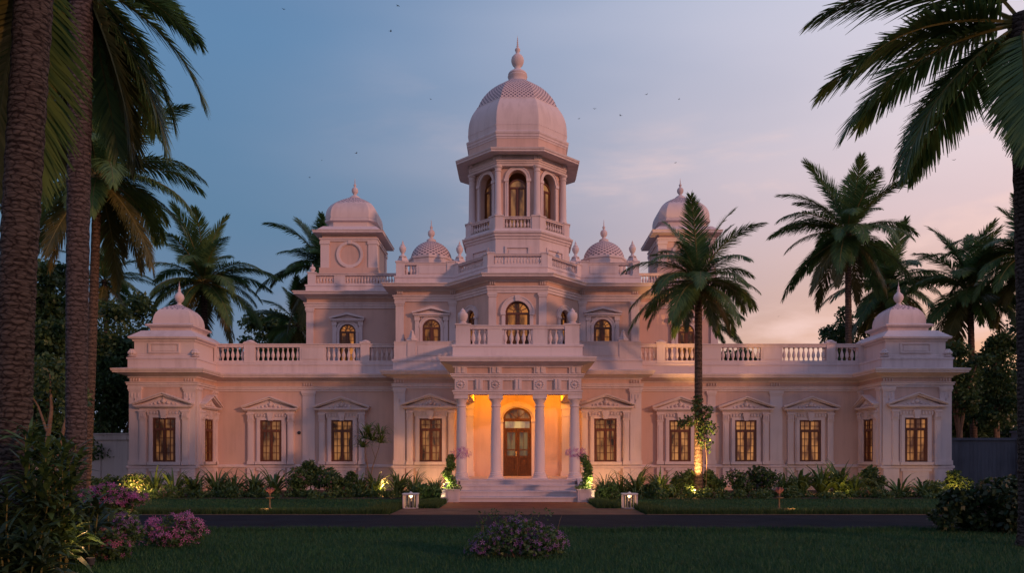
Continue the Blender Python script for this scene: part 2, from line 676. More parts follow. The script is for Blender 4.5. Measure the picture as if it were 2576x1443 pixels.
def trunk_mat(name, c1, c2, rings):
    m, nt, b = newmat(name)
    N, L = nt.nodes, nt.links
    t = N.new('ShaderNodeTexCoord')
    mp = N.new('ShaderNodeMapping')
    mp.inputs['Scale'].default_value = (1.6, 1.6, 6.0)
    L.new(t.outputs['Object'], mp.inputs[0])
    n = N.new('ShaderNodeTexNoise')
    n.inputs['Scale'].default_value = 4.5
    n.inputs['Detail'].default_value = 7
    n.inputs['Roughness'].default_value = 0.7
    L.new(mp.outputs[0], n.inputs[0])
    w = N.new('ShaderNodeTexWave')
    w.bands_direction = 'Z'
    w.inputs['Scale'].default_value = rings
    w.inputs['Distortion'].default_value = 3.2
    w.inputs['Detail'].default_value = 4
    w.inputs['Detail Scale'].default_value = 2.5
    L.new(t.outputs['Object'], w.inputs[0])
    ad0 = N.new('ShaderNodeMath')
    ad0.operation = 'ADD'
    L.new(n.outputs[0], ad0.inputs[0])
    mu = N.new('ShaderNodeMath')
    mu.operation = 'MULTIPLY'
    mu.inputs[1].default_value = 0.22
    L.new(w.outputs[0], mu.inputs[0])
    L.new(mu.outputs[0], ad0.inputs[1])
    mp2 = N.new('ShaderNodeMapping')
    mp2.inputs['Scale'].default_value = (7.0, 7.0, 15.0)
    L.new(t.outputs['Object'], mp2.inputs[0])
    vo = N.new('ShaderNodeTexVoronoi')
    vo.feature = 'DISTANCE_TO_EDGE'
    vo.inputs['Scale'].default_value = 1.0
    L.new(mp2.outputs[0], vo.inputs[0])
    vr = N.new('ShaderNodeMapRange')
    vr.inputs[1].default_value = 0.0
    vr.inputs[2].default_value = 0.16
    vr.inputs[3].default_value = -0.16
    vr.inputs[4].default_value = 0.10
    L.new(vo.outputs['Distance'], vr.inputs[0])
    ad = N.new('ShaderNodeMath')
    ad.operation = 'ADD'
    L.new(ad0.outputs[0], ad.inputs[0])
    L.new(vr.outputs[0], ad.inputs[1])
    r = N.new('ShaderNodeValToRGB')
    r.color_ramp.elements[0].position = 0.42
    r.color_ramp.elements[1].position = 0.86
    r.color_ramp.elements[0].color = (*c1, 1)
    r.color_ramp.elements[1].color = (*c2, 1)
    L.new(ad.outputs[0], r.inputs[0])
    L.new(r.outputs[0], b.inputs['Base Color'])
    b.inputs['Roughness'].default_value = 0.9
    b.inputs['Specular IOR Level'].default_value = 0.15
    bp = N.new('ShaderNodeBump')
    bp.inputs['Strength'].default_value = 0.9
    bp.inputs['Distance'].default_value = 0.03
    L.new(ad.outputs[0], bp.inputs['Height'])
    L.new(bp.outputs[0], b.inputs['Normal'])
    return m


M['bark'] = trunk_mat('ringed_palm_bark', (0.016, 0.011, 0.010), (0.10, 0.083, 0.075), 3.6)
M['bark_grey'] = trunk_mat('grey_pink_palm_bark', (0.03, 0.023, 0.023), (0.13, 0.106, 0.106), 3.2)
M['bark_thin'] = trunk_mat('thin_palm_bark', (0.04, 0.028, 0.022), (0.17, 0.12, 0.092), 1.9)
M['branch'] = noise_mat('tan_branch', (0.12, 0.075, 0.05), (0.22, 0.15, 0.10), 6, 0.85, 0.3)


def lawn_mat():
    m, nt, b = newmat('lawn_turf')
    N, L = nt.nodes, nt.links
    g = N.new('ShaderNodeNewGeometry')
    n = N.new('ShaderNodeTexNoise')
    n.inputs['Scale'].default_value = 0.7
    n.inputs['Detail'].default_value = 8
    n.inputs['Roughness'].default_value = 0.7
    L.new(g.outputs['Position'], n.inputs[0])
    r = N.new('ShaderNodeValToRGB')
    r.color_ramp.elements[0].position = 0.36
    r.color_ramp.elements[1].position = 0.66
    r.color_ramp.elements[0].color = (0.012, 0.045, 0.017, 1)
    r.color_ramp.elements[1].color = (0.024, 0.076, 0.028, 1)
    L.new(n.outputs[0], r.inputs[0])
    L.new(r.outputs[0], b.inputs['Base Color'])
    b.inputs['Roughness'].default_value = 0.95
    b.inputs['Specular IOR Level'].default_value = 0.1
    n2 = N.new('ShaderNodeTexNoise')
    n2.inputs['Scale'].default_value = 40
    n2.inputs['Detail'].default_value = 6
    L.new(g.outputs['Position'], n2.inputs[0])
    bp = N.new('ShaderNodeBump')
    bp.inputs['Strength'].default_value = 1
    bp.inputs['Distance'].default_value = 0.04
    L.new(n2.outputs[0], bp.inputs['Height'])
    L.new(bp.outputs[0], b.inputs['Normal'])
    return m


M['lawn'] = lawn_mat()

# ------------------------------------------------------------------ ground
def sheet(name, pts, z, mat, kind='structure'):
    mb = MB()
    mb.add([(x, y, z) for x, y in pts], [tuple(range(len(pts)))])
    o = mb.build(name, mat)
    o['kind'] = kind
    return o


sheet('ground', [(-900, -120), (900, -120), (900, 1200), (-900, 1200)], 0.0, M['lawn'])
sheet('driveway', [(-60, -21.8), (60, -21.8), (60, -16.95), (-60, -16.95)], 0.006, M['asphalt'])
sheet('paved_apron', [(-3.72, -16.95), (3.72, -16.95), (3.72, -14.2), (-3.72, -14.2)], 0.012, M['apron'])
sheet('brick_walkway', [(-2.55, -14.2), (2.55, -14.2), (2.55, -10.5), (-2.55, -10.5)], 0.012, M['brick'])
mb = MB()
mb.box(-60, -3.74, -17.0, -16.9, 0, 0.02)
mb.box(3.74, 60, -17.0, -16.9, 0, 0.02)
kerb = mb.build('driveway_kerb', M['stone_dark'])
kerb['kind'] = 'structure'
for nm, pts in (('garden_bed', [(-20.5, -8.0), (-2.85, -8.6), (-2.85, -1.75), (-5.95, -1.75), (-5.95, -0.05), (-15.1, -0.05), (-15.1, -2.55), (-20.5, -2.55)]),
                ('garden_bed', [(2.85, -8.6), (22.5, -8.0), (22.5, -2.55), (17.1, -2.55), (17.1, -0.05), (5.95, -0.05), (5.95, -1.75), (2.85, -1.75)])):
    sheet(nm, pts, 0.008, M['soil'])

# ------------------------------------------------------------------ the palace
palace = thing('palace', 'pale pink palace with octagonal domed tower, columned porch and balustraded wings', 'palace')
XL0, XL1, XR0, XR1 = -18.32, -15.17, 17.2, 20.46
CB = 5.95          # half width of the central block
YC, YP, YPO = -1.7, -2.5, -6.8
PX = 2.66          # half width of the porch
core = [(XL0, 14), (XL0, YP), (XL1, YP), (XL1, 0), (-CB, 0), (-CB, YC), (CB, YC), (CB, 0), (XR0, 0), (XR0, YP), (XR1, YP), (XR1, 14)]
withporch = core[:6] + [(-PX, YC), (-PX, YPO), (PX, YPO), (PX, YC)] + core[6:]

# walls of the ground floor
for p in ([(XL0, 14), (XL0, YP), (XL1, YP), (XL1, 0.02)], [(XR0, 0.02), (XR0, YP), (XR1, YP), (XR1, 14)]):
    mb = MB(); mb.wallstrip(p, 0, 5.6); mb.build('pavilion_wall', M['wall'], palace)
for p in ([(XL1, 0), (-CB, 0)], [(CB, 0), (XR0, 0)]):
    mb = MB(); mb.wallstrip(p, 0, 5.6); mb.build('wing_wall', M['wall'], palace)
mb = MB(); mb.wallstrip([(-CB, 0.02), (-CB, YC), (CB, YC), (CB, 0.02)], 0, 5.6); mb.build('central_wall', M['wall'], palace)
mb = MB(); mb.wallstrip([(XR1, 14), (XL0, 14)], 0, 5.9); mb.build('rear_wall', M['wall'], palace)

# plinth, ledge, string courses, cornice, blocking course
mb = MB()
splits = [core[:6] + [(-2.75, YC)], [(2.75, YC)] + core[6:]]
for p in splits:
    mb.sweep(p, [(-0.02, 0.0), (0.10, 0.0), (0.10, 0.16), (0.05, 0.22), (0.05, 1.13), (-0.02, 1.13)])
mb.build('plinth', M['wall'], palace)
mb = MB()
for p in splits:
    mb.sweep(p, [(-0.02, 1.13), (0.07, 1.13), (0.11, 1.17), (0.11, 1.25), (0.04, 1.30), (-0.02, 1.30)])
mb.build('base_ledge', M['trim'], palace)
STR = [(-0.02, 4.98), (0.05, 4.98), (0.05, 5.05), (0.10, 5.08), (0.10, 5.16), (0.13, 5.18), (0.13, 5.22), (-0.02, 5.24)]
mb = MB()
for p in (core[:6] + [(-PX, YC)], [(PX, YC)] + core[6:]):
    mb.sweep(p, STR)
mb.build('string_course', M['trim'], palace)
COR = [(-0.03, 5.42), (0.04, 5.42), (0.07, 5.50), (0.50, 5.63), (0.54, 5.63), (0.54, 5.69), (0.57, 5.70), (0.60, 5.78), (0.60, 5.82), (0.08, 5.90), (-0.03, 5.90)]
mb = MB(); mb.sweep(withporch, COR); mb.build('main_cornice', M['trim'], palace)
mb = MB(); mb.sweep(withporch, [(-0.35, 5.90), (0.05, 5.90), (0.05, 6.28), (0.09, 6.30), (0.09, 6.38), (0.03, 6.40), (-0.35, 6.40)])
mb.build('blocking_course', M['trim'], palace)
mb = MB(); mb.slab(list(reversed([(x, y + 0.3) if y < 13 else (x, y - 0.1) for x, y in withporch])), 5.95, 6.2) if False else None
mb = MB()
mb.slab([(XL0 + .1, YP + .1), (XL1 - .1, YP + .1), (XL1 - .1, .1), (-CB + .1, .1), (-CB + .1, YC + .1), (-PX + .1, YC + .1), (-PX + .1, YPO + .1),
         (PX - .1, YPO + .1), (PX - .1, YC + .1), (CB - .1, YC + .1), (CB - .1, .1), (XR0 + .1, .1), (XR0 + .1, YP + .1), (XR1 - .1, YP + .1), (XR1 - .1, 13.9), (XL0 + .1, 13.9)], 6.0, 6.2)
mb.build('terrace_roof', M['roof'], palace)


# corner and wall pilasters
def pilaster(mb, x, y, w, z0, z1, d=0.10, cap=True, orn=True):
    mb.box(x - w / 2, x + w / 2, y - d, y + .02, z0, z1)
    mb.box(x - w / 2 - .04, x + w / 2 + .04, y - d - .04, y + .02, z0, z0 + .22)
    if cap:
        mb.box(x - w / 2 - .05, x + w / 2 + .05, y - d - .05, y + .02, z1 - .12, z1)
        mb.box(x - w / 2 - .02, x + w / 2 + .02, y - d - .03, y + .02, z1 - .2, z1 - .12)
    if orn:
        for k in (-.28, 0, .28):
            mb.box(x + k * w - .03, x + k * w + .03, y - d - .03, y - d, z1 - .62 + abs(k) * .5, z1 - .28)
        mb.box(x - .02, x + .02, y - d - .03, y - d, z1 - .95, z1 - .55)


for x, y, w in ((XL0 + .31, YP, .56), (XL1 - .27, YP, .54), (XR0 + .27, YP, .54), (XR1 - .31, YP, .56),
                (-CB + .27, YC, .54), (CB - .27, YC, .54), (-10.5, 0, .62), (13.0, 0, .62), (9.75, 0, .4)):
    mb = MB(); pilaster(mb, x, y, w, 1.30, 4.98, 0.09 if y else .05, orn=bool(y)); mb.box(x - w / 2, x + w / 2, y - .16, y, 0.0, 1.13)
    for k in range(4):
        mb.box(x - .21 * w / .54 + k * .13 - .02, x - .21 * w / .54 + k * .13 + .03, y - .07, y, 5.26, 5.40)
    mb.build('pilaster', M['trim'], palace)
for sx, xw in ((1, XL1), (-1, XR0)):      # pilaster returns on the inner faces of the pavilions
    mb = MB()
    for yy in (YP + .24, -.22):
        w = .42
        mb.box(xw, xw + sx * .09, yy - w / 2, yy + w / 2, 1.30, 4.98)
        mb.box(xw, xw + sx * .13, yy - w / 2 - .04, yy + w / 2 + .04, 4.86, 4.98)
    mb.build('pilaster', M['trim'], palace)

# ---- tall pedimented windows of the ground floor
def window_surround_mesh(pw=1.0, half=1.36):
    mb = MB()
    for s in (-1, 1):
        mb.box(s * .54, s * .70, -.13, 0, 1.45, 3.62)
        mb.box(s * .70, s * .75, -.09, 0, 1.45, 3.70)
        c = s * pw
        mb.box(c - .14, c + .14, -.17, 0, 1.30, 3.46)
        mb.box(c - .08, c + .08, -.185, -.17, 1.6, 3.3)
        mb.box(c - .18, c + .18, -.20, 0, 1.301, 1.47)
        mb.box(c - .17, c + .17, -.20, 0, 3.46, 3.53)
        mb.box(c - .15, c + .15, -.22, 0, 3.53, 3.80)
        mb.box(c - .19, c + .19, -.25, 0, 3.80, 3.88)
        mb.box(c - .17, c + .17, -.17, 0, .22, 1.13)
        for k in (-.08, 0, .08):
            mb.box(c + k - .022, c + k + .022, -.25, -.22, 3.56, 3.76)
    mb.box(-.70, .70, -.135, 0, 3.53, 3.64)
    mb.box(-.78, .78, -.20, 0, 1.302, 1.45)
    mb.box(-.72, .72, -.13, 0, 1.00, 1.129)
    mb.box(-.62, .62, -.10, 0, .30, 1.0)
    mb.box(-pw - .17, pw + .17, -.15, 0, 3.88, 4.0)
    mb.box(-.8, .8, -.11, 0, 3.64, 3.88)
    for k in range(11):
        x = -.75 + k * .15
        if abs(x) > .14:
            mb.box(x - .04, x + .04, -.17, -.11, 3.70, 3.84)
    mb.prism([(-.10, 3.50), (.10, 3.50), (.17, 3.90), (-.17, 3.90)], -.24, -.02)
    mb.box(-half + .06, half - .06, -.28, 0, 4.0, 4.05)
    mb.box(-half, half, -.34, 0, 4.05, 4.12)
    apex, th = 4.72, .15
    mb.prism([(-half + .2, 4.12), (half - .2, 4.12), (0, apex - th)], -.16, 0)
    for s in (-1, 1):
        for t0, t1, yy in ((0, .06, -.40), (.06, th, -.33)):
            pl = [(s * (half + .06), 4.12 + (.10 if t0 == 0 else .04)), (0, apex - t0), (0, apex - t1), (s * (half + .06) - s * .02, 4.12 + (.04 if t0 == 0 else -.0))]
            mb.prism(pl if s < 0 else pl[::-1], yy, 0)
    for x, z, r in ((0, 4.30, .12), (.2, 4.24, .085), (-.2, 4.24, .085), (.42, 4.20, .06), (-.42, 4.20, .06), (0, 4.46, .06), (.6, 4.17, .04), (-.6, 4.17, .04)):
        mb.lathe([(r * .2, -r), (r * .8, -r * .6), (r, 0), (r * .8, r * .6), (r * .2, r)], (x, -.17, z), 8)
    return mb.mesh('window_surround', M['trim'])


def window_wood_mesh(w=.54, z0=1.45, z1=3.53):
    mb = MB()
    y0, y1 = -.085, -.0
    f = .085
    mb.box(-w, -w + f, y0, y1, z0, z1)
    mb.box(w - f, w, y0, y1, z0, z1)
    mb.box(-w + f, w - f, y0, y1, z1 - f, z1)
    mb.box(-w + f, w - f, y0, y1, z0, z0 + f)
    zt = z1 - .53
    mb.box(-w + f, w - f, y0 - .02, y1, zt - .075, zt + .055)
    mb.box(-.035, .035, y0, y1, zt + .055, z1 - f)
    mb.box(-.075, .075, y0, y1, z0 + f, zt - .075)
    mb.box(-.02, .02, y0 - .02, y0, z0 + f, zt - .075)
    for s in (-1, 1):
        mb.box(s * .255 - .017, s * .255 + .017, -.05, y1, z0 + f, z1 - f)
        mb.box(s * .075, s * (w - f), -.05, y1, zt + .21, zt + .245)
        for k in (1, 2, 3):
            z = z0 + f + (zt - .075 - z0 - f) * k / 4
            mb.box(s * .075, s * (w - f), -.048, y1, z - .018, z + .018)
        mb.box(s * (w - f), s * (w - f - .05), y0 + .01, y1, z0 + f, zt - .075)
    return mb.mesh('window', M['wood'])


def quad_mesh(name, w, z0, z1, mat, y=-.012):
    mb = MB()
    mb.add([(-w, y, z0), (w, y, z0), (w, y, z1), (-w, y, z1)], [(0, 1, 2, 3)])
    return mb.mesh(name, mat)


sur_me = window_surround_mesh()
sur_side_me = window_surround_mesh(.86, 1.08)
wood_me = window_wood_mesh()
pane_me = quad_mesh('pane', .47, 1.5, 3.47, M['pane'])
wood_s = window_wood_mesh(.36)
pane_s = quad_mesh('pane', .3, 1.5, 3.47, M['pane'])


pane_dim_me = quad_mesh('pane', .47, 1.5, 3.47, M['pane_dim'])
pane_mix_me = quad_mesh('pane', .47, 1.5, 3.47, M['pane_mixed'])


def ground_window(x, y, rz=0, narrow=False):
    s = link('window_surround', sur_side_me if narrow else sur_me, palace, (x, y, 0), rz)
    w = link('window', wood_me, palace, (x, y, 0), rz)
    link('pane', pane_dim_me if x in (-16.62, -12.38, -4.17) else pane_mix_me if x in (-8.81, 4.22, 8.15) else pane_me, w)


for x, y in ((-16.62, YP), (-12.38, 0), (-8.81, 0), (-4.17, YC), (4.22, YC), (8.15, 0), (11.45, 0), (14.69, 0), (18.75, YP)):
    ground_window(x, y)
ground_window(XL1, -1.2, R(90), True)
ground_window(XR0, -1.25, R(-90), True)


# ---- arched windows
def arc(r, zs, n=14, rz=None):
    rz = rz or r
    return [(r * math.cos(math.pi * k / n), zs + rz * math.sin(math.pi * k / n)) for k in range(n + 1)]


def arch_band(mb, r0, r1, zs, zb, y0, y1=0.0, rise=1.0, n=16):
    """a flat band round an arched opening, with legs down to zb"""
    a, b = arc(r0, zs, n, r0 * rise), arc(r1, zs, n, r0 * rise + (r1 - r0))
    if zb < zs:
        a = [(r0, zb)] + a + [(-r0, zb)]
        b = [(r1, zb)] + b + [(-r1, zb)]
    k = len(a)
    vs = [(x, y0, z) for x, z in a] + [(x, y0, z) for x, z in b] + [(x, y1, z) for x, z in a] + [(x, y1, z) for x, z in b]
    fs = []
    for i in range(k - 1):
        fs += [(i, k + i, k + i + 1, i + 1), (k + i, 3 * k + i, 3 * k + i + 1, k + i + 1), (i + 1, 2 * k + i + 1, 2 * k + i, i)]
    mb.add(vs, fs)


def arch_pane_mesh(name, r, zs, zb, mat, y=-.012, rise=1.0):
    mb = MB()
    p = [(x, z) for x, z in arc(r, zs, 14, r * rise)] + [(-r, zb), (r, zb)]
    mb.add([(x, y, z) for x, z in p], [tuple(range(len(p)))[::-1]])
    return mb.mesh(name, mat)


def arch_wood_mesh(name, r, zs, zb, fan=True, rise=1.0, muntin=True):
    mb = MB()
    arch_band(mb, r - .075, r, zs, zb, -.075, 0, rise)
    mb.box(-r + .075, r - .075, -.085, 0, zs - .05, zs + .05)
    mb.box(-.055, .055, -.075, 0, zb, zs - .05)
    for s in (-1, 1):
        mb.box(s * .055, s * .10, -.05, 0, zb, zs - .05)
        mb.box(s * (r - .075), s * (r - .12), -.05, 0, zb, zs - .05)
        if muntin:
            h = zs - .05 - zb
            for k in (1, 2, 3):
                mb.box(s * .055, s * (r - .075), -.03, 0, zb + h * k / 4 - .017, zb + h * k / 4 + .017)
    if fan:
        arch_band(mb, r * .30, r * .36, zs + .05, zs + .05, -.06, 0, rise)
        for a in (30, 60, 90, 120, 150):
            c, s = math.cos(R(a)), math.sin(R(a)) * rise
            n = (-s * .016, c * .016)
            q = [(c * r * .34 + n[0], zs + .05 + s * r * .34 + n[1]), (c * r * .34 - n[0], zs + .05 + s * r * .34 - n[1]),
                 (c * r * .93 - n[0], zs + .02 + s * r * .93 - n[1]), (c * r * .93 + n[0], zs + .02 + s * r * .93 + n[1])]
            mb.prism(q, -.05, 0)
    return mb.mesh(name, M['wood'])


def small_pediment(mb, half, zb, apex, d=.26):
    mb.box(-half, half, -d, 0, zb, zb + .08)
    mb.box(-half + .06, half - .06, -d * .7, 0, zb - .07, zb)
    mb.prism([(-half + .18, zb + .08), (half - .18, zb + .08), (0, apex - .14)], -d * .4, 0)
    for s in (-1, 1):
        pl = [(s * (half + .04), zb + .16), (0, apex), (0, apex - .13), (s * (half + .02), zb + .08)]
        mb.prism(pl if s < 0 else pl[::-1], -d - .04, 0)


def upper_surround_mesh(r, zs, zb, half, zped, apex):
    mb = MB()
    arch_band(mb, r, r + .13, zs, zb, -.10)
    arch_band(mb, r + .13, r + .19, zs, zs, -.13)
    for s in (-1, 1):
        c = s * (half - .2)
        mb.box(c - .10, c + .10, -.13, 0, zb, zped - .26)
        mb.box(c - .13, c + .13, -.16, 0, zped - .26, zped - .07)
        mb.box(s * (r + .13), c - s * .10, -.06, 0, zb, zs)
    # spandrel slab around the arch
    p = [(half - .3, zs)] + [(half - .3, zped - .07), (-half + .3, zped - .07), (-half + .3, zs)]
    a = arc(r + .10, zs, 14)
    n = len(a)
    top = zped - .075
    for i in range(n - 1):
        (x0, z0), (x1, z1) = a[i], a[i + 1]
        mb.add([(x0, -.055, z0), (x0, -.055, top), (x1, -.055, top), (x1, -.055, z1)], [(0, 1, 2, 3)[::-1]])
    small_pediment(mb, half, zped, apex)
    return mb.mesh('window_surround', M['trim'])


# upper central wall (with the projecting octagonal bay) and the upper side blocks
YU, YB, BH, BW = -1.1, -3.2, 1.36, 3.05
SBL, SBR, YS = -11.27, 10.7, 2.5
upath = [(-CB, 8), (-CB, YU), (-BW, YU), (-BH, YB), (BH, YB), (BW, YU), (CB, YU), (CB, 8)]
for p in ([(-CB, 8), (-CB, YU), (-BW, YU)], [(BW, YU), (CB, YU), (CB, 8)]):
    mb = MB(); mb.wallstrip(p, 6.1, 9.96); mb.build('upper_wall', M['wall'], palace)
for p in ([(SBL, 12), (SBL, YS), (-CB, YS)], [(CB, YS), (SBR, YS), (SBR, 12)]):
    mb = MB(); mb.wallstrip(p, 6.1, 10.4); mb.build('side_block_wall', M['wall'], palace)
mb = MB(); mb.wallstrip([(SBR, 12), (SBL, 12)], 6.1, 10.4); mb.build('rear_wall', M['wall'], palace)


def arch_wall(mb, w, zb, z1, r, zs, zo, depth, rise=1.0, n=16):
    """flat wall of half width w from zb to z1 with an arched hole (springing zs, foot zo) and its reveal"""
    a = arc(r, zs, n, r * rise)
    for s in (-1, 1):
        f = [(s * r, 0, zo), (s * w, 0, zo), (s * w, 0, zs), (s * r, 0, zs)]
        mb.add(f, [(0, 1, 2, 3) if s > 0 else (3, 2, 1, 0)])
        f = [(s * r, 0, zs), (s * w, 0, zs), (s * w, 0, z1), (s * r, 0, z1)]
        mb.add(f, [(0, 1, 2, 3) if s > 0 else (3, 2, 1, 0)])
        mb.add([(s * r, 0, zo), (s * r, 0, zs), (s * r, depth, zs), (s * r, depth, zo)], [(0, 1, 2, 3) if s > 0 else (3, 2, 1, 0)])
    if zo > zb:
        mb.add([(-w, 0, zb), (w, 0, zb), (w, 0, zo), (-w, 0, zo)], [(0, 1, 2, 3)])
        mb.add([(-r, 0, zo), (r, 0, zo), (r, depth, zo), (-r, depth, zo)], [(0, 1, 2, 3)])
    for (x0, q0), (x1, q1) in zip(a, a[1:]):
        mb.add([(x0, 0, q0), (x0, 0, z1), (x1, 0, z1), (x1, 0, q1)], [(0, 1, 2, 3)])
        mb.add([(x0, 0, q0), (x1, 0, q1), (x1, depth, q1), (x0, depth, q0)], [(0, 1, 2, 3)])


def face_frames(path):
    """mid point, facing angle and half length of each leg of a plan path"""
    out = []
    for (x0, y0), (x1, y1) in zip(path, path[1:]):
        out.append(((x0 + x1) / 2, (y0 + y1) / 2, math.atan2(y1 - y0, x1 - x0), math.hypot(x1 - x0, y1 - y0) / 2))
    return out


bay = upath[2:6]
for i, (x, y, a, h) in enumerate(face_frames(bay)):
    mid = i == 1
    r, zs, zo = (.565, 8.34, 6.32) if mid else (.37, 8.30, 6.32)
    mb = MB(); arch_wall(mb, h, 6.1, 9.96, r, zs, zo, .2); mb.build('bay_wall', M['wall'], palace, (x, y, 0), a)
    mb = MB()
    arch_band(mb, r + .002, r + .17, zs, zo + .2, -.09)
    arch_band(mb, r + .17, r + .23, zs, zs, -.12)
    for s in (-1, 1):
        mb.box(s * (r - .01), s * (r + .22), -.13, 0, zs - .09, zs + .01)
    if mid:
        mb.prism([(-.09, zs + r - .02), (.09, zs + r - .02), (.13, zs + r + .26), (-.13, zs + r + .26)], -.17, 0)
    mb.build('window_surround', M['trim'], palace, (x, y, 0), a)
    nrm = (-math.sin(a) * .18, math.cos(a) * .18)
    w = link('window', arch_wood_mesh('window', r, zs, zo), palace, (x + nrm[0], y + nrm[1], 0), a)
    link('pane', arch_pane_mesh('pane', r - .03, zs, zo, M['pane_up']), w)
    mb = MB(); mb.box(-r + .06, r - .06, -.06, -.02, zo, 7.28)
    for s in (-1, 1):
        mb.box(s * r * .2, s * r * .75, -.075, -.06, zo + .15, 7.12)
    mb.build('dark_gap_panel', M['doorwood'], w)  # invented dark panel, added so the gaps between balcony balusters look black
# bay pilasters at the front corners, bay ends and block corners
for x, y, w in ((-BH + .2, YB, .36), (BH - .2, YB, .36), (-CB + .2, YU, .40), (CB - .2, YU, .40), (-BW - .12, YU, .34), (BW + .12, YU, .34)):
    mb = MB(); pilaster(mb, x, y, w, 6.4, 9.28, .1, orn=False)
    for k in (-1, 0, 1):
        mb.box(x + k * .1 - .028, x + k * .1 + .028, y - .07, y, 9.66, 9.88)
    mb.build('pilaster', M['trim'], palace)
for p in (upath[1:7], [(SBL, 12), (SBL, YS), (-CB, YS)], [(CB, YS), (SBR, YS), (SBR, 12)]):
    z = 9.28 if len(p) == 6 else 9.62
    pp = [(-CB, 8)] + p + [(CB, 8)] if len(p) == 6 else p
    mb = MB()
    mb.sweep(pp, [(-.02, z), (.06, z), (.06, z + .1), (.10, z + .12), (.10, z + .22), (.15, z + .25), (.15, z + .31), (-.02, z + .33)])
    mb.build('string_course', M['trim'], palace)
    zc = 9.84 if len(p) == 6 else 10.2
    mb = MB()
    mb.sweep(pp, [(-.03, zc - .04), (.05, zc - .04), (.08, zc + .05), (.50, zc + .10), (.56, zc + .10), (.56, zc + .16), (.62, zc + .22), (.62, zc + .26), (.1, zc + .34), (-.03, zc + .34)])
    mb.build('upper_cornice', M['trim'], palace)
    mb = MB()
    mb.sweep(pp, [(-.3, zc + .34), (.05, zc + .34), (.05, zc + .60), (.09, zc + .62), (.09, zc + .70), (-.3, zc + .70)])
    mb.build('blocking_course', M['trim'], palace)
for x, w in ((SBL + .19, .38), (SBR - .19, .38)):
    mb = MB(); pilaster(mb, x, YS, w, 6.4, 9.62, .1, orn=False); mb.build('pilaster', M['trim'], palace)
mb = MB()
mb.slab([(-CB + .1, YU + .1), (-BW, YU + .1), (-BH, YB + .1), (BH, YB + .1), (BW, YU + .1), (CB - .1, YU + .1), (CB - .1, 7.9), (-CB + .1, 7.9)], 10.1, 10.3)
mb.slab([(SBL + .1, YS + .1), (-CB, YS + .1), (-CB, 11.9), (SBL + .1, 11.9)], 10.45, 10.65)
mb.slab([(CB, YS + .1), (SBR - .1, YS + .1), (SBR - .1, 11.9), (CB, 11.9)], 10.45, 10.65)
mb.slab([(-CB + .1, 7.95), (CB - .1, 7.95), (CB - .1, 11.9), (-CB + .1, 11.9)], 10.45, 10.65)
mb.build('upper_roof', M['roof'], palace)

us_me = upper_surround_mesh(.44, 7.98, 6.4, .90, 8.60, 9.03)
uw_me = arch_wood_mesh('window', .44, 7.98, 6.4)
up_me = arch_pane_mesh('pane', .41, 7.98, 6.4, M['pane_up'])
for x, y, z in ((-4.2, YU, 0), (4.16, YU, 0), (-9.07, YS, .36), (9.0, YS, .36)):
    link('window_surround', us_me, palace, (x, y, z))
    w = link('window', uw_me, palace, (x, y, z))
    link('pane', up_me, w)
# small relief niches low on the side blocks
for x in (-6.95, 6.75):
    mb = MB()
    mb.box(x - .36, x + .36, YS - .06, YS, 6.5, 7.75)
    mb.box(x - .42, x + .42, YS - .12, YS, 7.2, 7.28)
    mb.prism([(x - .4, 7.75), (x + .4, 7.75), (x + .22, 8.0), (x - .22, 8.0)], YS - .1, YS)
    mb.build('relief_niche', M['wall'], palace)

# ---- balustrades
BAL = [(.055, 0), (.055, .04), (.035, .07), (.05, .12), (.085, .2), (.09, .27), (.06, .38), (.033, .46), (.03, .50), (.05, .53), (.055, .56), (.055, .6)]
mb = MB(); mb.lathe(BAL, seg=10)
bal_me = mb.mesh('baluster', M['trim'], True, 50)


def balustrade(name, segs, loc, rz=0, h=.98, single=False, depth=.26, parent=None, plain=0.0, caps=()):
    """segs = (kind, x0, x1) along local x; kind 'p' pier, 's' solid panel, 'b' balusters, 'l' pierced panel"""
    x0, x1 = min(s[1] for s in segs), max(s[2] for s in segs)
    mb = MB()
    k = h / .98
    d = depth / 2
    mb.box(x0, x1, -d - .03, d + .03, 0, .13 * k)
    mb.box(x0, x1, -d - .02, d + .02, h - .17 * k, h - .05 * k)
    mb.box(x0, x1, -d - .06, d + .06, h - .05 * k, h)
    rows = MB()
    pts = []
    for kind, a, b in segs:
        if kind == 'p':
            mb.box(a, b, -d - .05, d + .05, .0, h + .01)
            mb.box(a - .04, b + .04, -d - .09, d + .09, h + .01, h + .06)
        elif kind == 's':
            mb.box(a, b, -d, d, .13 * k, h - .17 * k)
            if b - a > 1.0:
                mb.box(a + .1, b - .1, -d - .025, -d, .2 * k, h - .24 * k)
        else:
            n = max(2, round((b - a) / (.25 * k)))
            for i in range(n):
                pts.append(a + (b - a) * (i + .5) / n)
    for c in caps:
        mb.box(c - .26, c + .26, -.2, .2, h + .06, h + .10)
        mb.lathe([(.24, .1), (.22, .14), (.1, .2), (.0, .22)], (c, 0, h), 12, False)
    o = mb.build(name, M['trim'], parent or palace, loc, rz)
    if single:
        for p in pts:
            b_ = link('baluster', bal_me, o, (p, 0, .13 * k))
            b_.scale = (1, 1, (h - .30 * k) / .6)
    elif pts:
        rows = MB()
        for p in pts:
            f = (h - .30 * k) / .6
            rows.lathe([(r * min(1, k + .1), z * f) for r, z in BAL], (p, 0, .13 * k), 8, False)
        r_ = rows.build('baluster_row', M['trim'], o, smooth=True)
        r_['kind'] = 'stuff'
    return o


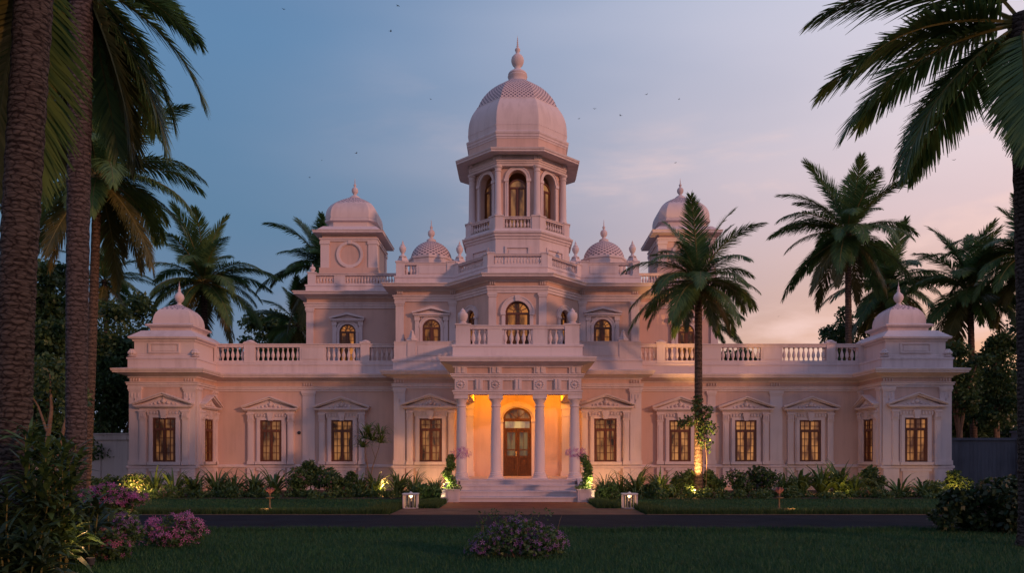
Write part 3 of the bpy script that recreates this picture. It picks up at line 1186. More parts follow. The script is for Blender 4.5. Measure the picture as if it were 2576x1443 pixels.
d = 39.85
f = lambda x: px(x, d)
balustrade('wing_balustrade', [('p', XL1 + .05, f(536.8)), ('b', f(536.8), f(612)), ('p', f(612), f(639)), ('b', f(639), f(751.7)), ('s', f(751.7), f(817.5)),
                               ('b', f(817.5), f(906)), ('p', f(906), f(928)), ('b', f(928), f(990)), ('p', f(990), -CB - .02)], (0, .12, 6.4), single=True,
           caps=(f(625.5), f(917)))
balustrade('wing_balustrade', [('p', CB + .02, 6.1), ('b', 6.1, f(1653)), ('p', f(1653), f(1674)), ('b', f(1674), f(1750)), ('s', f(1750), f(1816)), ('b', f(1816), f(1917)),
                               ('s', f(1917), f(1971)), ('b', f(1971), f(2082)), ('p', f(2082), f(2104)), ('b', f(2104), f(2181)), ('p', f(2181), XR0 - .05)], (0, .12, 6.4), single=True,
           caps=(f(1663.5), f(2093)))
# parapets of the central block beside the balcony
for s in (-1, 1):
    sg = [('p', 2.72, 3.1), ('s', 3.1, 4.9), ('p', 4.9, 5.3), ('s', 5.3, CB)]
    sg = [(k, a, b) if s > 0 else (k, -b, -a) for k, a, b in sg]
    balustrade('central_parapet', sg, (0, YC + .14, 6.4), h=.86)
    mb = MB(); mb.lathe([(.26, 0), (.26, .08), (.18, .14), (.08, .38), (.1, .42), (.0, .52)], (s * 5.1, YC + .14, 7.32), 4, False)
    mb.build('pier_finial', M['trim'], palace)
# balcony over the porch
sg = [('p', -2.58, -1.98), ('b', -1.98, -1.25), ('s', -1.25, -.64), ('b', -.64, .64), ('s', .64, 1.25), ('b', 1.25, 1.98), ('p', 1.98, 2.58)]
balustrade('balcony_balustrade', sg, (0, YPO + .16, 6.28), h=.92, single=True)
for s in (-1, 1):
    balustrade('balcony_balustrade', [('b', -2.3, 2.1), ('p', 2.1, 2.35)] if s > 0 else [('p', -2.35, -2.1), ('b', -2.1, 2.3)],
               (s * 2.46, (YPO + YC) / 2 + .05, 6.28), R(90 * s), h=.92)
# bay and upper parapets
for i, (x, y, a, h) in enumerate(face_frames(upath[1:7])):
    if i in (0, 4):
        sg = [('p', -h, -h + .42), ('b', -h + .42, -h + 1.0), ('s', -h + 1.0, h - .4), ('p', h - .4, h)] if i == 0 else \
             [('p', -h, -h + .4), ('s', -h + .4, h - 1.0), ('b', h - 1.0, h - .42), ('p', h - .42, h)]
        balustrade('upper_parapet', sg, (x, y + .18, 10.54), a, h=.68)
    else:
        q = .16 if i == 2 else .1
        balustrade('bay_parapet', [('p', -h - .02, -h + .42 - q), ('b', -h + .42 - q, h - .42 + q), ('p', h - .42 + q, h + .02)],
                   (x - math.sin(a) * .12, y + math.cos(a) * .12, 10.54), a, h=.52 if i != 2 else .56)
    if i in (0, 4):
        s = -1 if i == 0 else 1
        balustrade('upper_parapet', [('s', -4.5, 4.3)], (s * (CB - .18), 3.3, 10.54), R(90 * s), h=.66)
for a0, a1, s in ((SBL + .05, -CB - .4, -1), (CB + .4, SBR - .05, 1)):
    lo, hi = (a0, a1)
    sg = [('p', lo, lo + .42), ('b', lo + .42, lo + 1.4), ('s', lo + 1.4, lo + 2.0), ('b', lo + 2.0, hi)] if s < 0 else \
         [('b', lo, hi - 2.0), ('s', hi - 2.0, hi - 1.4), ('b', hi - 1.4, hi - .42), ('p', hi - .42, hi)]
    balustrade('upper_parapet', sg, (0, YS + .18, 10.90), h=.62)
    balustrade('upper_parapet', [('s', -4.4, 4.4)], (SBL + .2 if s < 0 else SBR - .2, 7.3, 10.90), R(90 * s), h=.6)
    balustrade('upper_parapet', [('b', -1.8, 1.6)], (s * (CB + .1), 5.2, 11.0), R(90 * s), h=.85)
    mb = MB(); mb.lathe([(.16, 0), (.17, .05), (.1, .09), (.17, .2), (.13, .32), (.04, .36), (.05, .42), (.0, .5)], ((lo + .21) if s < 0 else (hi - .21), YS + .18, 11.56), 10, False)
    mb.build('pier_finial', M['trim'], palace, smooth=True)

# urns on the parapets
URN = [(.20, 0), (.20, .06), (.12, .10), (.08, .17), (.07, .24), (.12, .30), (.17, .42), (.185, .52), (.17, .60), (.11, .66), (.12, .70), (.08, .74), (.045, .80), (.055, .85), (.02, .92), (.0, 1.02)]
mb = MB(); mb.lathe(URN, seg=16, cap=False)
urn_me = mb.mesh('urn', M['trim'], True, 50)
for x, y in ((-CB + .3, YU + .18), (-2.86, YU + .3), (2.86, YU + .3), (CB - .3, YU + .18)):
    mb = MB(); mb.box(x - .27, x + .27, y - .2, y + .3, 11.18, 11.30); mb.lathe([(.3, 11.30), (.2, 11.5), (.16, 11.52)], (x, y + .03, 0), 4); mb.build('urn_pedestal', M['trim'], palace)
    o = link('urn', urn_me, palace, (x, y + .03, 11.50)); o.scale = (.95, .95, .86)
POT = [(.19, 0), (.2, .06), (.13, .1), (.2, .22), (.24, .36), (.22, .48), (.12, .56), (.13, .6), (.06, .66), (.0, .74)]
mb = MB(); mb.lathe(POT, seg=16, cap=False)
pot_me = mb.mesh('urn', M['trim'], True, 50)
for s in (-1, 1):
    link('urn', pot_me, palace, (s * 2.30, YPO + .16, 7.25)).scale = (.92, .92, .95)


# ---- plan shapes for domes
def octo(t=.4142):
    def f(A):
        a = A * t
        return [(-a, -A), (a, -A), (A, -a), (A, a), (a, A), (-a, A), (-A, a), (-A, -a)]
    return f


def square(A):
    return [(-A, -A), (A, -A), (A, A), (-A, A)]


def smooth_prof(p, n=4):
    out = []
    for i in range(len(p) - 1):
        p0, p1, p2, p3 = p[max(i - 1, 0)], p[i], p[i + 1], p[min(i + 2, len(p) - 1)]
        for k in range(n):
            t = k / n
            out.append(tuple(.5 * (2 * b + (c - a) * t + (2 * a - 5 * b + 4 * c - e) * t * t + (3 * b - a - 3 * c + e) * t ** 3) for a, b, c, e in zip(p0, p1, p2, p3)))
    return out + [p[-1]]


def shift(poly, x, y):
    return [(a + x, b + y) for a, b in poly]


# ---- the octagonal tower
TY = 1.7
O = octo()


def ring(A, t=None):
    p = octo(t or .4142)(A)
    return shift(p[::1], 0, TY)


def ring_sweep(A, prof, mat, name):
    mb = MB(); mb.sweep(ring(A), prof, True); return mb.build(name, mat, palace)


mb = MB(); mb.wallstrip(ring(2.62), 10.2, 12.5, True); mb.build('tower_base', M['trim'], palace)
for i, (x, y, a, h) in enumerate(face_frames(ring(2.62) + ring(2.62)[:1])):
    mb = MB()
    mb.box(-.62, -.52, -.07, 0, 11.0, 12.06); mb.box(.52, .62, -.07, 0, 11.0, 12.06); mb.box(-.52, .52, -.07, 0, 11.96, 12.06)
    mb.box(-.44, .44, -.03, 0, 11.0, 11.88)
    mb.build('base_panel', M['trim'], palace, (x, y, 0), a)
ring_sweep(2.62, [(-.1, 12.42), (.04, 12.42), (.06, 12.52), (.12, 12.55), (.12, 12.63), (.2, 12.68), (.22, 12.76), (.1, 12.80), (.06, 12.9), (-.1, 12.9)], M['trim'], 'tower_moulding')
mb = MB(); mb.slab(ring(2.6), 12.8, 13.0); mb.build('tower_floor', M['roof'], palace)
for i, (x, y, a, h) in enumerate(face_frames(ring(2.62) + ring(2.62)[:1])):
    balustrade('tower_parapet', [('p', -h - .0, -h + .38), ('s', -h + .38, -h + .46), ('b', -h + .46, h - .46), ('s', h - .46, h - .38), ('p', h - .38, h)],
               (x - math.sin(a) * .12, y + math.cos(a) * .12, 12.86), a, h=.66, depth=.2)
wA = 2.2
for i, (x, y, a, h) in enumerate(face_frames(ring(wA) + ring(wA)[:1])):
    mb = MB(); arch_wall(mb, h, 13.0, 16.9, .45, 15.50, 13.05, .36); mb.build('tower_wall', M['wall'], palace, (x, y, 0), a)
    mb = MB()
    arch_band(mb, .452, .58, 15.50, 15.5, -.07)
    arch_band(mb, .58, .63, 15.50, 15.5, -.10)
    for s in (-1, 1):
        mb.box(s * .45, s * .62, -.08, 0, 13.05, 15.36)
        mb.box(s * .44, s * .68, -.12, 0, 15.36, 15.5)
        mb.box(s * .47, s * .53, -.1, -.08, 13.4, 15.3)
    mb.build('tower_surround', M['trim'], palace, (x, y, 0), a)
    n = (-math.sin(a) * .34, math.cos(a) * .34)
    mb = MB()
    w = link('tower_window', arch_wood_mesh('tower_window', .45, 15.15, 13.05, fan=False, muntin=False), palace, (x + n[0], y + n[1], 0), a)
    link('pane', arch_pane_mesh('pane', .42, 15.15, 13.05, M['pane_dark']), w)
COLP = [(.24, 0), (.24, .06), (.2, .08), (.21, .14), (.18, .18), (.172, .4), (.165, 1.2), (.15, 2.2), (.15, 2.24), (.18, 2.26), (.18, 2.30), (.155, 2.32), (.155, 2.40), (.22, 2.47), (.22, 2.55)]
mb = MB(); mb.lathe(COLP, seg=18)
tcol = mb.mesh('tower_column', M['trim'], True, 40)
for x, y in ring(2.33):
    link('tower_column', tcol, palace, (x, y, 13.56))
    mb = MB(); mb.slab(shift([(.27 * math.cos(R(22.5 + 45 * k)), .27 * math.sin(R(22.5 + 45 * k))) for k in range(8)], x, y), 12.9, 13.56); mb.build('column_pedestal', M['trim'], palace)
ring_sweep(2.3, [(-.12, 16.08), (.14, 16.08), (.14, 16.18), (.18, 16.2), (.18, 16.28), (.22, 16.3), (.22, 16.36), (.12, 16.38), (.12, 16.75), (-.12, 16.75)], M['trim'], 'tower_entablature')
for i, (x, y) in enumerate(ring(2.34)):
    ang = math.atan2(y - TY, x)
    mb = MB(); mb.box(-.22, .22, -.12, .12, 16.38, 16.72)
    for k in (-1, 0, 1):
        mb.box(k * .11 - .03, k * .11 + .03, -.15, -.12, 16.42, 16.68)
    mb.build('frieze_block', M['trim'], palace, (x, y, 0), ang + R(90))
EA = 3.1
mb = MB(); mb.sweep(ring(EA), [(-.75, 16.62), (-.1, 16.56), (0, 16.56), (0, 16.64), (.04, 16.66), (.06, 16.74), (-.6, 17.0), (-.75, 17.0)], True); mb.build('tower_eave', M['trim'], palace)
mb = MB(); mb.wallstrip(ring(2.48), 16.85, 17.75, True); mb.build('dome_drum', M['wall'], palace)
ring_sweep(2.48, [(-.1, 17.42), (.02, 17.42), (.04, 17.5), (.08, 17.52), (.08, 17.6), (.13, 17.66), (.14, 17.74), (.06, 17.80), (-.1, 17.8)], M['trim'], 'tower_moulding')
prof = smooth_prof([(2.50, 17.78), (2.525, 18.2), (2.47, 18.75), (2.32, 19.2), (2.07, 19.62)], 4)
mb = MB(); mb.polylathe(prof, O, (0, TY, 0)); mb.build('dome', M['trim'], palace, smooth=True, ang=30)
prof = smooth_prof([(2.055, 19.60), (1.83, 20.12), (1.42, 20.66), (.95, 21.06), (.45, 21.34)], 4)
mb = MB(); mb.polylathe(prof, O, (0, TY, 0), 15, 9.8, True); lat = mb.build('dome_lattice', M['lattice'], palace, smooth=True, ang=30)
mb = MB(); mb.sweep(shift(O(2.07), 0, TY), [(-.03, 19.56), (.02, 19.56), (.02, 19.63), (-.03, 19.66)], True); mb.build('dome_band', M['trim'], palace)
for i, (x, y, a, h) in enumerate(face_frames(ring(2.52) + ring(2.52)[:1])):   # beading along the dome foot
    mb = MB()
    for k in range(16):
        xx = -h + (k + .5) * 2 * h / 16
        mb.box(xx - .022, xx + .022, -.02, .03, 18.08, 18.13)
    mb.build('dome_beading', M['trim'], palace, (x, y, 0), a)
FIN = [(.47, 21.30), (.45, 21.5), (.5, 21.56), (.52, 21.64), (.47, 21.70), (.5, 21.75), (.45, 21.84), (.3, 21.95), (.18, 22.0), (.16, 22.06), (.17, 22.16), (.26, 22.24), (.32, 22.38), (.335, 22.5), (.31, 22.64),
       (.22, 22.76), (.12, 22.82), (.09, 22.92), (.12, 22.98), (.145, 23.06), (.12, 23.12), (.06, 23.17), (.05, 23.22), (.06, 23.26), (.03, 23.3), (.05, 23.35), (.025, 23.40), (.045, 23.45), (.022, 23.5), (.035, 23.55), (.018, 23.6), (.028, 23.65), (.012, 23.70), (.0, 23.85)]
mb = MB(); mb.lathe(FIN, (0, TY, 0), 20, False); mb.build('finial', M['trim'], palace, smooth=True, ang=50)

# ---- square turrets on the side blocks
def scale_fin(s, z0):
    zb = FIN[6][1]
    return [(r * s, z0 + (z - zb) * s) for r, z in FIN[6:]]


for s in (-1, 1):
    cx_, cy_ = s * 9.33, 5.6
    mb = MB()
    hw, hd = 1.5, 1.6
    mb.box(cx_ - hw, cx_ + hw, cy_ - hd, cy_ + hd, 10.6, 14.0)
    mb.box(cx_ - hw - .12, cx_ + hw + .12, cy_ - hd - .12, cy_ + hd + .12, 11.5, 12.15)
    tw = mb.build('turret', M['wall'], palace)
    mb = MB()
    for sx in (-1, 1):
        for (x0, x1, y0, y1) in ((sx * (hw - .42), sx * (hw + .06), -hd - .07, -hd + .3), (sx * (hw - .3), sx * (hw + .065), hd - .4, hd + .06)):
            mb.box(cx_ + x0, cx_ + x1, cy_ + y0, cy_ + y1, 12.16, 13.62)
            mb.box(cx_ + min(x0, x1) - .04, cx_ + max(x0, x1) + .04, cy_ + y0 - .04, cy_ + y1 + .04, 13.45, 13.62)
    sq = [(cx_ - hw, cy_ + hd), (cx_ - hw, cy_ - hd), (cx_ + hw, cy_ - hd), (cx_ + hw, cy_ + hd)]
    mb.sweep(sq, [(-.1, 13.62), (.07, 13.62), (.07, 13.7), (.12, 13.72), (.12, 13.8), (-.1, 13.8)], True)
    mb.build('turret_pilasters', M['trim'], tw)
    mb = MB()
    mb.sweep(sq, [(-.2, 13.98), (.35, 14.02), (.42, 14.02), (.42, 14.10), (.46, 14.16), (-.1, 14.2), (-.2, 14.2)], True)
    q = shift([(-1.5, -1.5), (1.5, -1.5), (1.5, 1.5), (-1.5, 1.5)], cx_, cy_)
    mb.sweep(q, [(-.4, 14.2), (.22, 14.2), (.22, 14.28), (-.02, 14.5), (-.4, 14.5)], True)
    mb.build('turret_eave', M['trim'], tw)
    mb = MB()
    rr = MB()
    n = 32
    for r0, r1, y0 in ((.60, .74, -.10), (.56, .60, -.05)):
        vs, fs = [], []
        for k in range(n):
            c, q_ = math.cos(2 * math.pi * k / n), math.sin(2 * math.pi * k / n)
            vs += [(r0 * c, y0, r0 * q_), (r1 * c, y0, r1 * q_), (r0 * c, 0, r0 * q_), (r1 * c, 0, r1 * q_)]
        for k in range(n):
            a, b = 4 * k, 4 * ((k + 1) % n)
            fs += [(a, b, b + 1, a + 1)[::-1], (a + 1, b + 1, b + 3, a + 3)[::-1], (a, a + 2, b + 2, b)[::-1]]
        mb.add(vs, fs)
    mb.prism([(-.07, .58), (.07, .58), (.1, .8), (-.1, .8)], -.14, 0)
    mb.build('oculus_moulding', M['trim'], tw, (cx_ - s * .06, cy_ - hd, 12.88))
    T8 = octo(.74)
    drum = [(1.28, 14.4), (1.28, 14.78), (1.46, 14.84), (1.46, 14.96), (1.40, 15.0)]
    mb = MB(); mb.polylathe(drum, T8, (cx_, cy_, 0)); mb.build('dome_drum', M['trim'], tw)
    full = smooth_prof([(1.42, 15.0), (1.42, 15.3), (1.33, 15.62), (1.12, 15.92), (.78, 16.2), (.28, 16.5)], 4)
    mb = MB(); mb.polylathe(full[:14], T8, (cx_, cy_, 0)); dm = mb.build('dome', M['trim'], tw, smooth=True, ang=30)
    mb = MB(); mb.polylathe(full[13:], T8, (cx_, cy_, 0), 11, 11, True); mb.build('dome_lattice', M['lattice'], dm, smooth=True, ang=30)
    mb = MB(); mb.lathe([(.32, 16.46), (.30, 16.56)] + scale_fin(.56, 16.60), (cx_, cy_, 0), 16, False); mb.build('finial', M['trim'], dm, smooth=True, ang=50)
    # small lattice domes on the central block
    c2, y2 = s * 4.47, 1.2
    mb = MB(); mb.lathe([(1.14, 10.3), (1.14, 11.75), (1.2, 11.8), (1.2, 11.9), (1.08, 11.94)], (c2, y2, 0), 8); dr = mb.build('dome_drum', M['trim'], palace)
    pr = smooth_prof([(1.06, 11.92), (.98, 12.22), (.76, 12.53), (.45, 12.74), (.16, 12.85)], 4)
    mb = MB()
    circ = lambda A: [(A * math.cos(2 * math.pi * k / 44), A * math.sin(2 * math.pi * k / 44)) for k in range(44)]
    mb.polylathe(pr, circ, (c2, y2, 0), 1, 12, True); mb.build('dome_lattice', M['lattice'], dr, smooth=True)
    mb = MB(); mb.lathe([(.26, 12.80), (.24, 12.88)] + scale_fin(.55, 12.92), (c2, y2, 0), 14, False); mb.build('finial', M['trim'], dr, smooth=True, ang=50)

# ---- pavilion superstructures
for s, cx_ in ((-1, -16.72), (1, 18.83)):
    x0, x1 = cx_ - 1.42, cx_ + 1.42
    y0, y1 = YP + .12, 1.0
    mb = MB(); mb.box(x0, x1, y0, y1, 6.2, 7.22); pv = mb.build('pavilion_attic', M['trim'], palace)
    sq = [(x0, y1), (x0, y0), (x1, y0), (x1, y1)]
    mb = MB()
    mb.sweep(sq, [(-.1, 7.16), (.05, 7.16), (.08, 7.24), (.2, 7.28), (.22, 7.36), (.16, 7.40), (-.22, 7.70), (-.3, 7.72), (-.3, 7.16)], True)
    mb.sweep(sq, [(-.02, 6.39), (.05, 6.39), (.05, 6.5), (-.02, 6.52)], True)
    mb.build('attic_roof', M['trim'], pv)
    mb = MB()
    mb.sweep([(-.7, 6.68), (.7, 6.68), (.7, 7.04), (-.7, 7.04)][::-1], [(0, -.05), (.08, -.05), (.08, .02), (0, .02)], True) if False else None
    for (a, b, c, e) in ((-.74, .74, 7.02, 7.08), (-.74, .74, 6.60, 6.66), (-.74, -.66, 6.66, 7.02), (.66, .74, 6.66, 7.02)):
        mb.box(cx_ + a, cx_ + b, y0 - .06, y0, c, e)
    mb.box(cx_ - .56, cx_ + .56, y0 - .03, y0, 6.7, 6.98)
    mb.build('attic_panel', M['trim'], pv)
    cy_ = -.7
    mb = MB()
    mb.slab(shift(square(1.16), cx_, cy_), 7.6, 7.72)
    mb.slab(shift(square(.98), cx_, cy_), 7.72, 7.9)
    mb.sweep(shift(square(1.0), cx_, cy_), [(-.3, 7.9), (.0, 7.9), (.06, 7.96), (.14, 7.98), (.16, 8.06), (.02, 8.12), (-.3, 8.12)], True)
    mb.build('dome_drum', M['trim'], pv)
    full = smooth_prof([(.90, 8.12), (.895, 8.35), (.83, 8.62), (.66, 8.88), (.40, 9.06), (.15, 9.18)], 4)
    mb = MB(); mb.polylathe(full[:13], square, (cx_, cy_, 0)); dm = mb.build('dome', M['trim'], pv, smooth=True, ang=30)
    mb = MB(); mb.polylathe(full[12:], square, (cx_, cy_, 0), 10, 9, True); mb.build('dome_lattice', M['lattice'], dm, smooth=True, ang=30)
    mb = MB(); mb.lathe([(.2, 9.12), (.17, 9.2), (.1, 9.24), (.09, 9.3), (.13, 9.34), (.2, 9.44), (.235, 9.56), (.2, 9.70), (.1, 9.8), (.06, 9.88), (.075, 9.95), (.04, 10.0), (.05, 10.08), (.02, 10.14), (.0, 10.4)], (cx_, cy_, 0), 14, False)
    mb.build('finial', M['trim'], dm, smooth=True, ang=50)
    for sx in (-1, 1):      # carved lotus ornaments at the attic corners
        mb = MB()
        c = (cx_ + sx * 1.50, YP + .06, 6.40)
        mb.lathe([(.12, 0), (.20, .05), (.12, .1), (.1, .13)], c, 10)
        for k in range(9):
            a = k * 2 * math.pi / 9
            for rr_, zz, q in ((.13, .2, .085), (.07, .3, .07)):
                mb.lathe([(.01, -q), (q * .8, -q * .4), (q, 0), (q * .7, q * .6), (.0, q * 1.3)], (c[0] + rr_ * math.cos(a), c[1] + rr_ * math.sin(a), c[2] + zz), 6, False)
        mb.build('lotus_finial', M['trim'], pv, smooth=True)
mb = MB(); mb.box(XL0 - .5, XL0, 6.0, 7.0, 4.55, 4.63); mb.prism([(XL0 - .45, 4.55), (XL0, 4.3), (XL0, 4.55)], 6.1, 6.9); mb.build('side_bracket', M['trim'], palace)

# ---- the porch
mb = MB()
mb.box(-2.85, 2.85, -7.35, YC, 0, .757)
mb.build('porch_floor', M['step'], palace)
mb = MB()
for k, (y, z) in enumerate(((-8.4 - .0, .19), (-8.05, .38), (-7.7, .57))):
    pass
steps = [(-9.55, -9.0, .16), (-9.0, -8.45, .36), (-8.45, -7.9, .56)]
mb.box(-2.38, 2.38, -10.50, -9.62, 0, .175)
mb.box(-2.36, 2.36, -9.62, -8.62, 0, .37)
mb.box(-2.34, 2.34, -8.62, -7.9, 0, .565)
mb.box(-2.32, 2.32, -7.9, -7.35, 0, .745)
for (y, z) in ((-10.50, .175), (-9.62, .37), (-8.62, .565), (-7.9, .745)):
    mb.box(-2.385, 2.385, y - .04, y + .3, z, z + .012)
    mb.box(-2.385, 2.385, y - .04, y, z - .035, z)
mb.build('front_steps', M['step'], palace)
for s in (-1, 1):
    mb = MB()
    pr = [(-7.36, 0), (-7.36, .79), (-7.8, .79), (-10.45, .26), (-10.6, .2), (-10.6, 0)]
    n = len(pr)
    xa, xb = s * 2.40, s * 2.84
    mb.add([(xa, y, z) for y, z in pr] + [(xb, y, z) for y, z in pr],
           [tuple(range(n)), tuple(range(2 * n - 1, n - 1, -1))] + [(i, i + n, (i + 1) % n + n, (i + 1) % n) for i in range(n)])
    mb.build('step_cheek', M['step'], palace)
PCOL = [(.31, 0), (.31, .09), (.27, .11), (.285, .17), (.25, .2), (.26, .24), (.225, .28), (.222, .9), (.215, 1.8), (.185, 2.98), (.185, 3.02), (.215, 3.04), (.215, 3.08), (.19, 3.1), (.19, 3.2), (.235, 3.28), (.26, 3.34), (.26, 3.36)]
mb = MB(); mb.lathe(PCOL, seg=28); mb.box(-.29, .29, -.29, .29, 3.36, 3.555); mb.box(-.34, .34, -.34, .34, -.0, .05)
pcol = mb.mesh('porch_column', M['trim'], True, 35)
for x, y in ((-2.36, -6.5), (-.91, -6.5), (.93, -6.5), (2.40, -6.5)):
    link('porch_column', pcol, palace, (x, y, .757))
for s in (-1, 1):
    mb = MB()
    for y0, y1 in ((YC - .16, YC),):
        mb.box(s * 2.12, s * 2.6, y0, y1, .757, 4.31)
        mb.box(s * 2.07, s * 2.65, y0 - .05, y1, 3.98, 4.309)
        mb.box(s * 2.09, s * 2.63, y0 - .03, y1, 3.62, 3.70)
        mb.box(s * 2.07, s * 2.65, y0 - .05, y1, .757, .98)
    mb.build('porch_pilaster', M['trim'], palace)
# entablature: three beams, ceiling, frieze ornament
mb = MB()
for (x0, x1, y0, y1) in ((-PX + .02, PX - .02, YPO + .02, YPO + .62), (-PX + .02, -PX + .62, YPO + .62, YC), (PX - .62, PX - .02, YPO + .62, YC)):
    mb.box(x0, x1, y0, y1, 4.312, 5.55)
mb.box(-PX + .62, PX - .62, YPO + .62, YC, 4.8, 5.4)
ent = mb.build('porch_entablature', M['wall'], palace)
pp = [(-PX, YC), (-PX, YPO), (PX, YPO), (PX, YC)]
mb = MB()
mb.sweep(pp, [(-.05, 4.31), (.03, 4.31), (.03, 4.39), (.07, 4.41), (.07, 4.47), (-.05, 4.48)])
mb.sweep(pp, [(-.05, 4.95), (.03, 4.95), (.05, 5.0), (.11, 5.03), (.11, 5.09), (.15, 5.11), (.15, 5.16), (-.05, 5.18)])
mb.build('architrave', M['trim'], ent)
mb = MB()
y = YPO
for cx_ in (-2.36, -.91, .93, 2.40):     # carved blocks over the columns and brackets above them
    mb.box(cx_ - .26, cx_ + .26, y - .05, y + .02, 4.48, 4.95)
    for k in range(12):
        a = k * math.pi / 6
        mb.lathe([(.01, -.04), (.045, 0), (.01, .04)], (cx_ + .15 * math.cos(a), y - .06, 4.715 + .15 * math.sin(a)), 6)
    mb.lathe([(.01, -.09), (.09, 0), (.01, .09)], (cx_, y - .05, 4.715), 8)
    mb.box(cx_ - .25, cx_ + .25, y - .05, y + .02, 5.18, 5.44)
    mb.box(cx_ - .15, cx_ - .05, y - .09, y - .05, 5.2, 5.44)
    mb.box(cx_ + .05, cx_ + .15, y - .09, y - .05, 5.2, 5.44)
for x0 in (-1.63, 0.01, 1.66):
    mb.box(x0 - .14, x0 + .14, y - .05, y + .02, 4.48, 4.95)
    for k in (-.07, .07):
        mb.box(x0 + k - .03, x0 + k + .03, y - .08, y - .05, 4.52, 4.93)
for x0, x1 in ((-2.1, -1.77), (-1.49, -1.17), (-.65, -.13), (.15, .67), (1.19, 1.52), (1.8, 2.14)):
    mb.box(x0, x1, y - .03, y + .02, 4.88, 4.95)
    mb.box(x0, x0 + .03, y - .03, y + .02, 4.48, 4.88)
mb.build('frieze_ornament', M['trim'], ent)
# the entrance door
zb, zs, dr = .757, 3.50, .68
mb = MB()
arch_band(mb, dr, dr + .10, zs, zb, -.10, 0, .8)
arch_band(mb, dr + .10, dr + .26, zs, zs, -.16, 0, .8)
arch_band(mb, dr + .26, dr + .36, zs, zs, -.12, 0, .8)
for s in (-1, 1):
    mb.box(s * dr, s * (dr + .22), -.12, 0, zb, zs - .14)
    mb.box(s * (dr - .02), s * (dr + .34), -.18, 0, zs - .14, zs + .0)
door_sur = mb.build('door_surround', M['trim'], palace, (-.01, YC, 0))
mb = MB()
arch_band(mb, dr - .09, dr, zs, zb, -.1, 0, .8)
mb.box(-dr + .09, dr - .09, -.11, 0, zs - .11, zs + .03)
mb.box(-dr + .09, dr - .09, -.1, 0, 2.98, 3.07)
for a in (45, 90, 135):
    c, q_ = math.cos(R(a)), math.sin(R(a)) * .8
    nx, nz = -q_ * .02, c * .02
    mb.prism([(nx, zs + .03 + nz), (-nx, zs + .03 - nz), (c * .6 - nx, zs + q_ * .62 - nz), (c * .6 + nx, zs + q_ * .62 + nz)], -.07, 0)
door = mb.build('entrance_door', M['doorwood'], palace, (-.01, YC, 0))
for s in (-1, 1):
    mb = MB()
    a, b = s * .0, s * (dr - .09)
    mb.box(s * .004, s * .11, -.075, 0, zb, 2.98)
    mb.box(b, b - s * .1, -.075, 0, zb, 2.98)
    xm = ((s * .11) + (b - s * .1)) / 2
    for z0, z1 in ((zb, zb + .16), (1.18, 1.25), (1.62, 1.74), (1.99, 2.05), (2.86, 2.98)):
        mb.box(s * .11, b - s * .1, -.07, 0, z0, z1)
    for z0, z1 in ((zb + .16, 1.18), (1.25, 1.62)):
        mb.box(s * .11, b - s * .1, -.035, 0, z0, z1)
        mb.box(xm - .13, xm + .13, -.06, -.035, z0 + .06, z1 - .06)
    mb.box(xm - .012, xm + .012, -.05, 0, 2.05, 2.86)
    lf = mb.build('door_leaf', M['doorwood'], door)
    mb = MB(); mb.add([(s * .11, -.012, 1.74), (b - s * .1, -.012, 1.74), (b - s * .1, -.012, 2.86), (s * .11, -.012, 2.86)], [(0, 1, 2, 3) if s > 0 else (3, 2, 1, 0)])
    mb.build('door_glass', M['pane_door'], door)
mb = MB(); mb.lathe([(.0, -.03), (.035, -.02), (.04, 0), (.03, .03), (.0, .035)], (-.055, -.11, 1.84), 10, False); mb.box(-.085, -.03, -.085, -.07, 1.72, 1.94)
mb.build('door_handle', M['brass'], door)
mb = MB(); mb.add([(-dr + .09, -.012, 3.07), (dr - .09, -.012, 3.07), (dr - .09, -.012, 3.39), (-dr + .09, -.012, 3.39)], [(0, 1, 2, 3)])
mb.build('transom_glass', M['pane_transom'], door)
link('fanlight_glass', arch_pane_mesh('fanlight_glass', dr - .05, zs + .02, zs + .0, M['pane_dark'], rise=.8), door)
def point(name, loc, energy, col=(1, .6, .25), r=.06, parent=None):
    l = bpy.data.lights.new(name, 'POINT')
    l.energy = energy
    l.color = col
    l.shadow_soft_size = r
    o = bpy.data.objects.new(name, l)
    COL.objects.link(o)
    o.location = loc
    if parent:
        o.parent = parent
    return o


for lx in (-1.55, 1.55):
    mb = MB(); mb.lathe([(.05, .14), (.05, .10), (.13, .09), (.14, .04), (.09, .0), (.0, -.01)], (0, 0, 0), 16, False)
    lamp = mb.build('ceiling_lamp', M['bulb'], palace, (lx, -3.3, 4.67), smooth=True)
    point('lamp_light', (0, 0, -.14), 128, (1, .355, .004), .1, lamp)
# round black vent on the left wing
mb = MB()
mb.lathe([(.085, 0), (.085, .05), (.06, .07), (.0, .07)], seg=16, cap=False)
v = mb.build('wall_vent', M['iron'], palace, (px(753, 40), -.0, pz(1090, 40)), smooth=True)
v.rotation_euler = (R(90), 0, 0)

